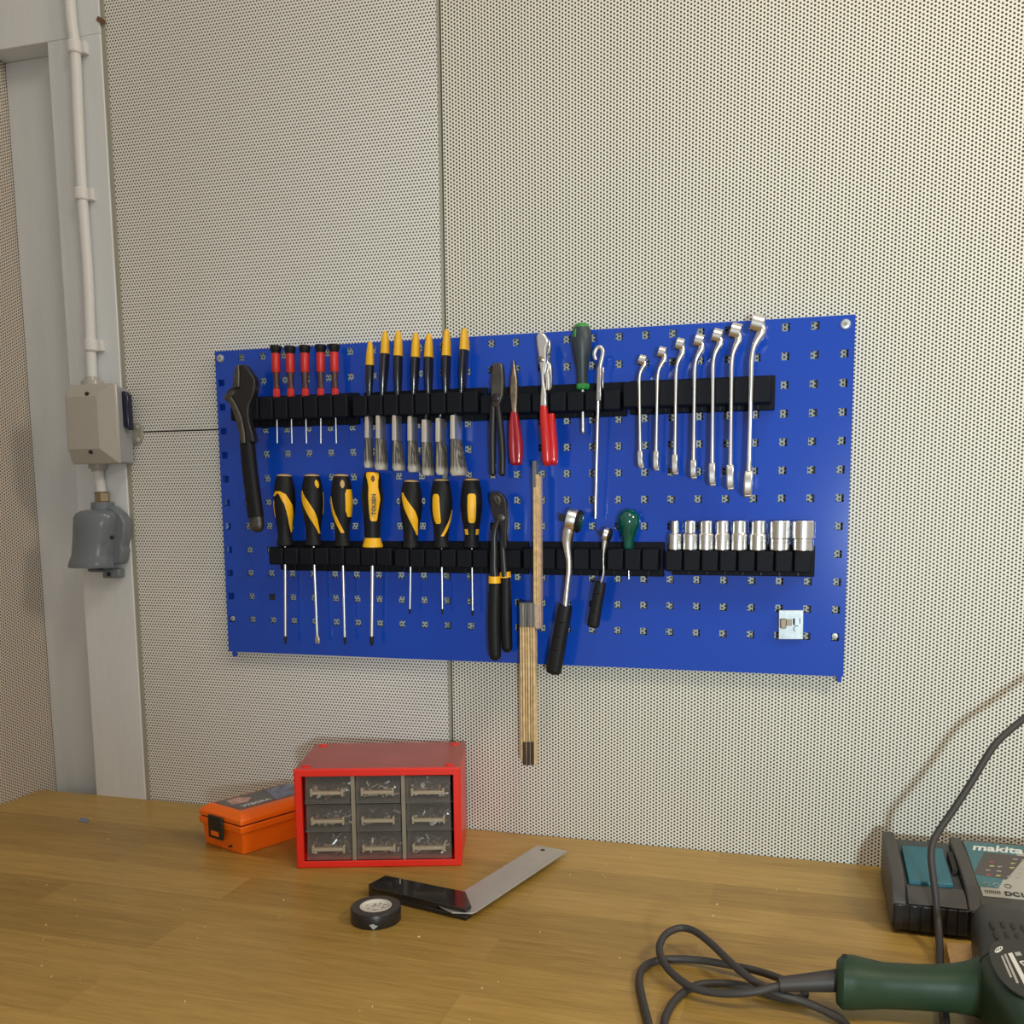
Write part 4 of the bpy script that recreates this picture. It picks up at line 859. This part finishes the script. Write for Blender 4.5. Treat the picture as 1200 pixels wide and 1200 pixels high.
MB().lathe((bxc, -.559, bzc), (bxc, -.605, bzc), [(0, .022), (.1, .021), (.8, .019), (1, .014)], 24).build('chuck', M_tip, dr)
def slot(cx, cy, w_, h_, z, sk): return MB().prism([on(cx-w_-sk, cy-h_, z), on(cx+w_-sk, cy-h_, z), on(cx+w_+sk, cy+h_, z), on(cx-w_+sk, cy+h_, z)], (0, 0, -.006)).build('vent_slot', M_dark, cap_)
for cx, cy in ((1162.5, 1083), (1175, 1083), (1187, 1085), (1198.5, 1087.5), (1167, 1095), (1179.7, 1094.8), (1192, 1097)): slot(cx, cy, 2.0, 3.4, .0782 if cy < 1090 else .0784, 1.3)
MB().prism([on(1152.5, 1080.5, .068), on(1154, 1082, .068), on(1148.5, 1091, .066), on(1147, 1089.5, .066)], (0, 0, -.006)).build('vent_slot', M_dark, cap_)
pts_ = []
for i in range(30):
    a = i*math.tau/30; c, s = math.cos(a), math.sin(a)
    pts_.append((bxc+.0010+.0440*math.copysign(abs(c)**.75, c), -.4270+.066*math.copysign(abs(s)**.8, s)))
lbl = MB().prism([V((x, y, .0768)) for x, y in pts_], (0, 0, .0015)).build('rating_label', M_dblack, dr, bevel=.0005)
def lbq(px4, m, n_): return MB().prism([on(1150+a/20, 1090+b_/20, .0787) for a, b_ in px4], (0, 0, -.0005)).build(n_, m, lbl)
lbq([(455, 600), (500, 590), (722, 1095), (670, 1100)], M_pgrey, 'small_print'); lbq([(528, 562), (578, 555), (880, 1230), (820, 1235)], M_pgrey, 'small_print')
lbq([(625, 545), (720, 522), (1110, 1260), (1010, 1290)], M_paper, 'print_bar'); lbq([(770, 520), (905, 505), (950, 580), (815, 595)], M_pgrey, 'small_print')
a0, a1, a2 = on(1150+830/20, 1090+690/20, .0788), on(1150+1000/20, 1090+760/20, .0788), on(1150+900/20, 1090+830/20, .0788)
text('lettering', 'CE', on(1150+860/20, 1090+720/20, .0787), (.35, -1, 0), (1, .35, 0), .0105, M_paper, lbl, bold=.0003)
ov = MB().prism([on(1150+(408+95*math.cos(k_*.3142)-10*math.sin(k_*.3142))/20, 1090+(448+62*math.sin(k_*.3142)-35*math.cos(k_*.3142))/20, .0788) for k_ in range(20)], (0, 0, -.0005)).build('oval_mark', M_paper, lbl)
for a, b_ in ((352, 466), (400, 445), (450, 425)): MB().prism([on(1150+(a+x)/20, 1090+(b_+y)/20, .0790) for x, y in ((-14, -14), (14, -18), (16, 12), (-12, 16))], (0, 0, -.0004)).build('print_mark', M_ink, lbl)
# grip
SH = V((.0085, -.0505, 0))
G = [V((.9405, -.3590, .0335))+SH, V((.9465, -.3580, .0335))+SH, V((.957, -.356, .0335))+SH, V((.985, -.3525, .0325))+SH, V((1.02, -.347, .0325))+SH, V((1.050, -.3430, .034))+SH, V((1.068, -.3415, .036))+SH, V((1.079, -.3405, .037))+SH, V((1.090, -.340, .038))+SH, V((1.105, -.340, .038))+SH]
gy = [.019, .0255, .0255, .0205, .0200, .0218, .0265, .0340, .0480, .0560]; gz = [.019, .0245, .0250, .0215, .0210, .0220, .0245, .0285, .0340, .0350]
rg_ = []
for i, p in enumerate(spline(G, 5)):
    m5 = len(G)*5-4; hy = resample(gy, m5)[i]; hz = resample(gz, m5)[i]
    rg_.append([p+V((0, hy*math.copysign(abs(math.cos(k*math.tau/26))**.8, math.cos(k*math.tau/26)), hz*math.copysign(abs(math.sin(k*math.tau/26))**.8, math.sin(k*math.tau/26)))) for k in range(26)])
grip = MB().rings(rg_).build('grip', M_dgreen, dr)
MB().box(V((.9565, -.402, .0586)), (.005, .003, .0016)).build('screw_hole', M_dark, grip)
bt = [on(982, 1149, .033), on(960, 1150.5, .031), on(935, 1152, .029), on(913, 1153.5, .027)]
MB().tube(bt, [.0115, .0100, .0085, .0075], 16, 5).build('cord_boot', M_cord, dr)
Z8 = lambda x, y, z: on(720+x/3.529, 1040+y/3.529, z)
cordp = [Z8(700, 400, .027), Z8(660, 412, .025), Z8(600, 428, .022), Z8(520, 437, .018), Z8(440, 438, .014), Z8(340, 420, .012), Z8(268, 380, .013), Z8(208, 318, .016), Z8(186, 250, .020), Z8(212, 195, .024), Z8(270, 168, .026), Z8(330, 180, .027), Z8(400, 232, .026), Z8(520, 345, .022), Z8(640, 425, .018), Z8(780, 472, .013), Z8(880, 515, .009), Z8(955, 565, .006),
         Z8(985, 640, .005), Z8(900, 760, .005), Z8(600, 800, .005), Z8(300, 720, .005), Z8(210, 590, .005), Z8(228, 500, .005), Z8(285, 435, .005), Z8(350, 402, .005), Z8(450, 397, .005), Z8(560, 412, .005), Z8(650, 445, .005), Z8(735, 462, .005), Z8(785, 450, .006), Z8(775, 415, .008), Z8(715, 388, .010), Z8(600, 348, .011), Z8(470, 320, .010), Z8(340, 300, .007), Z8(210, 297, .005), Z8(130, 322, .005), Z8(103, 375, .005), Z8(113, 450, .005), Z8(140, 560, .005), Z8(165, 680, .005), Z8(150, 800, .005)]
MB().tube(cordp, .0042, 12, 6).build('power_cord', M_cord, dr)

# ------------------------------------------------------------------ hanging cable at right
cb = [V((1.95, -.06, 1.30)), V((1.72, -.08, .92)), V((1.50, -.11, .55)), at(1290, 770, -.125), at(1245, 806, -.13), at(1200, 842, -.14), at(1172, 866, -.152), at(1158, 884, -.160), at(1140, 914, -.170), at(1120, 945, -.180), at(1100, 974, -.192), at(1092.5, 990, -.200), at(1091.5, 1010, -.206), at(1096, 1045, -.214), at(1099, 1080, -.224), on(1101.5, 1112, .012), on(1102, 1135, .005), on(1104, 1165, .005), on(1108, 1195, .005), on(1112, 1240, .005)]
o = MB().tube(cb, .0042, 12, 6).build('black_cable', M_cord, loc=(cb[15].x, cb[15].y, 0))
tag(o, 'single dark cable dropping across the battery charger and under the green drill', 'cable')

# ------------------------------------------------------------------ small things on the bench
c = on(98, 961, .0006); o = MB().prism([on(92, 962.5, .0008), on(103, 964, .0008), on(104.5, 959.5, .0008), on(95, 958, .0008)], (0, 0, -.0007)).build('plastic_scrap', M_scrap, loc=(c.x, c.y, 0))
tag(o, 'tiny blue-grey plastic scrap lying alone near the left wall', 'scrap')
m_ = MB()
for px, py in [(126, 983), (126.8, 983), (936, 1042), (910, 1043), (285, 1011), (263, 1014), (304, 1032), (237, 1054), (180, 1123), (160, 1067), (49, 1132), (60, 1145), (94, 1147), (491, 1098), (1005, 970), (990, 1020), (105, 959), (109, 936), (160, 946), (668, 1025), (710, 1028), (757, 993), (740, 1005), (222, 1107), (33, 1034), (840, 1060), (930, 1075)]+[(random.uniform(0, 900), random.uniform(1000, 1195)) for _ in range(34)]:
    r_ = random.uniform(.0004, .0011); p = on(px, py, 0)
    if p.y > -.02 or (.0 < p.x < .47 and -.30 < p.y): continue
    m_.box(p+V((0, 0, r_*.5)), (r_*random.uniform(1.2, 3), r_*1.5, r_), Matrix.Rotation(random.uniform(0, 3), 3, 'Z'))
o = m_.build('sawdust', M_dust, loc=(.5, -.35, 0), smooth=False); tag(o, 'pale sawdust crumbs scattered over the oak bench top', 'sawdust', None, 'stuff')
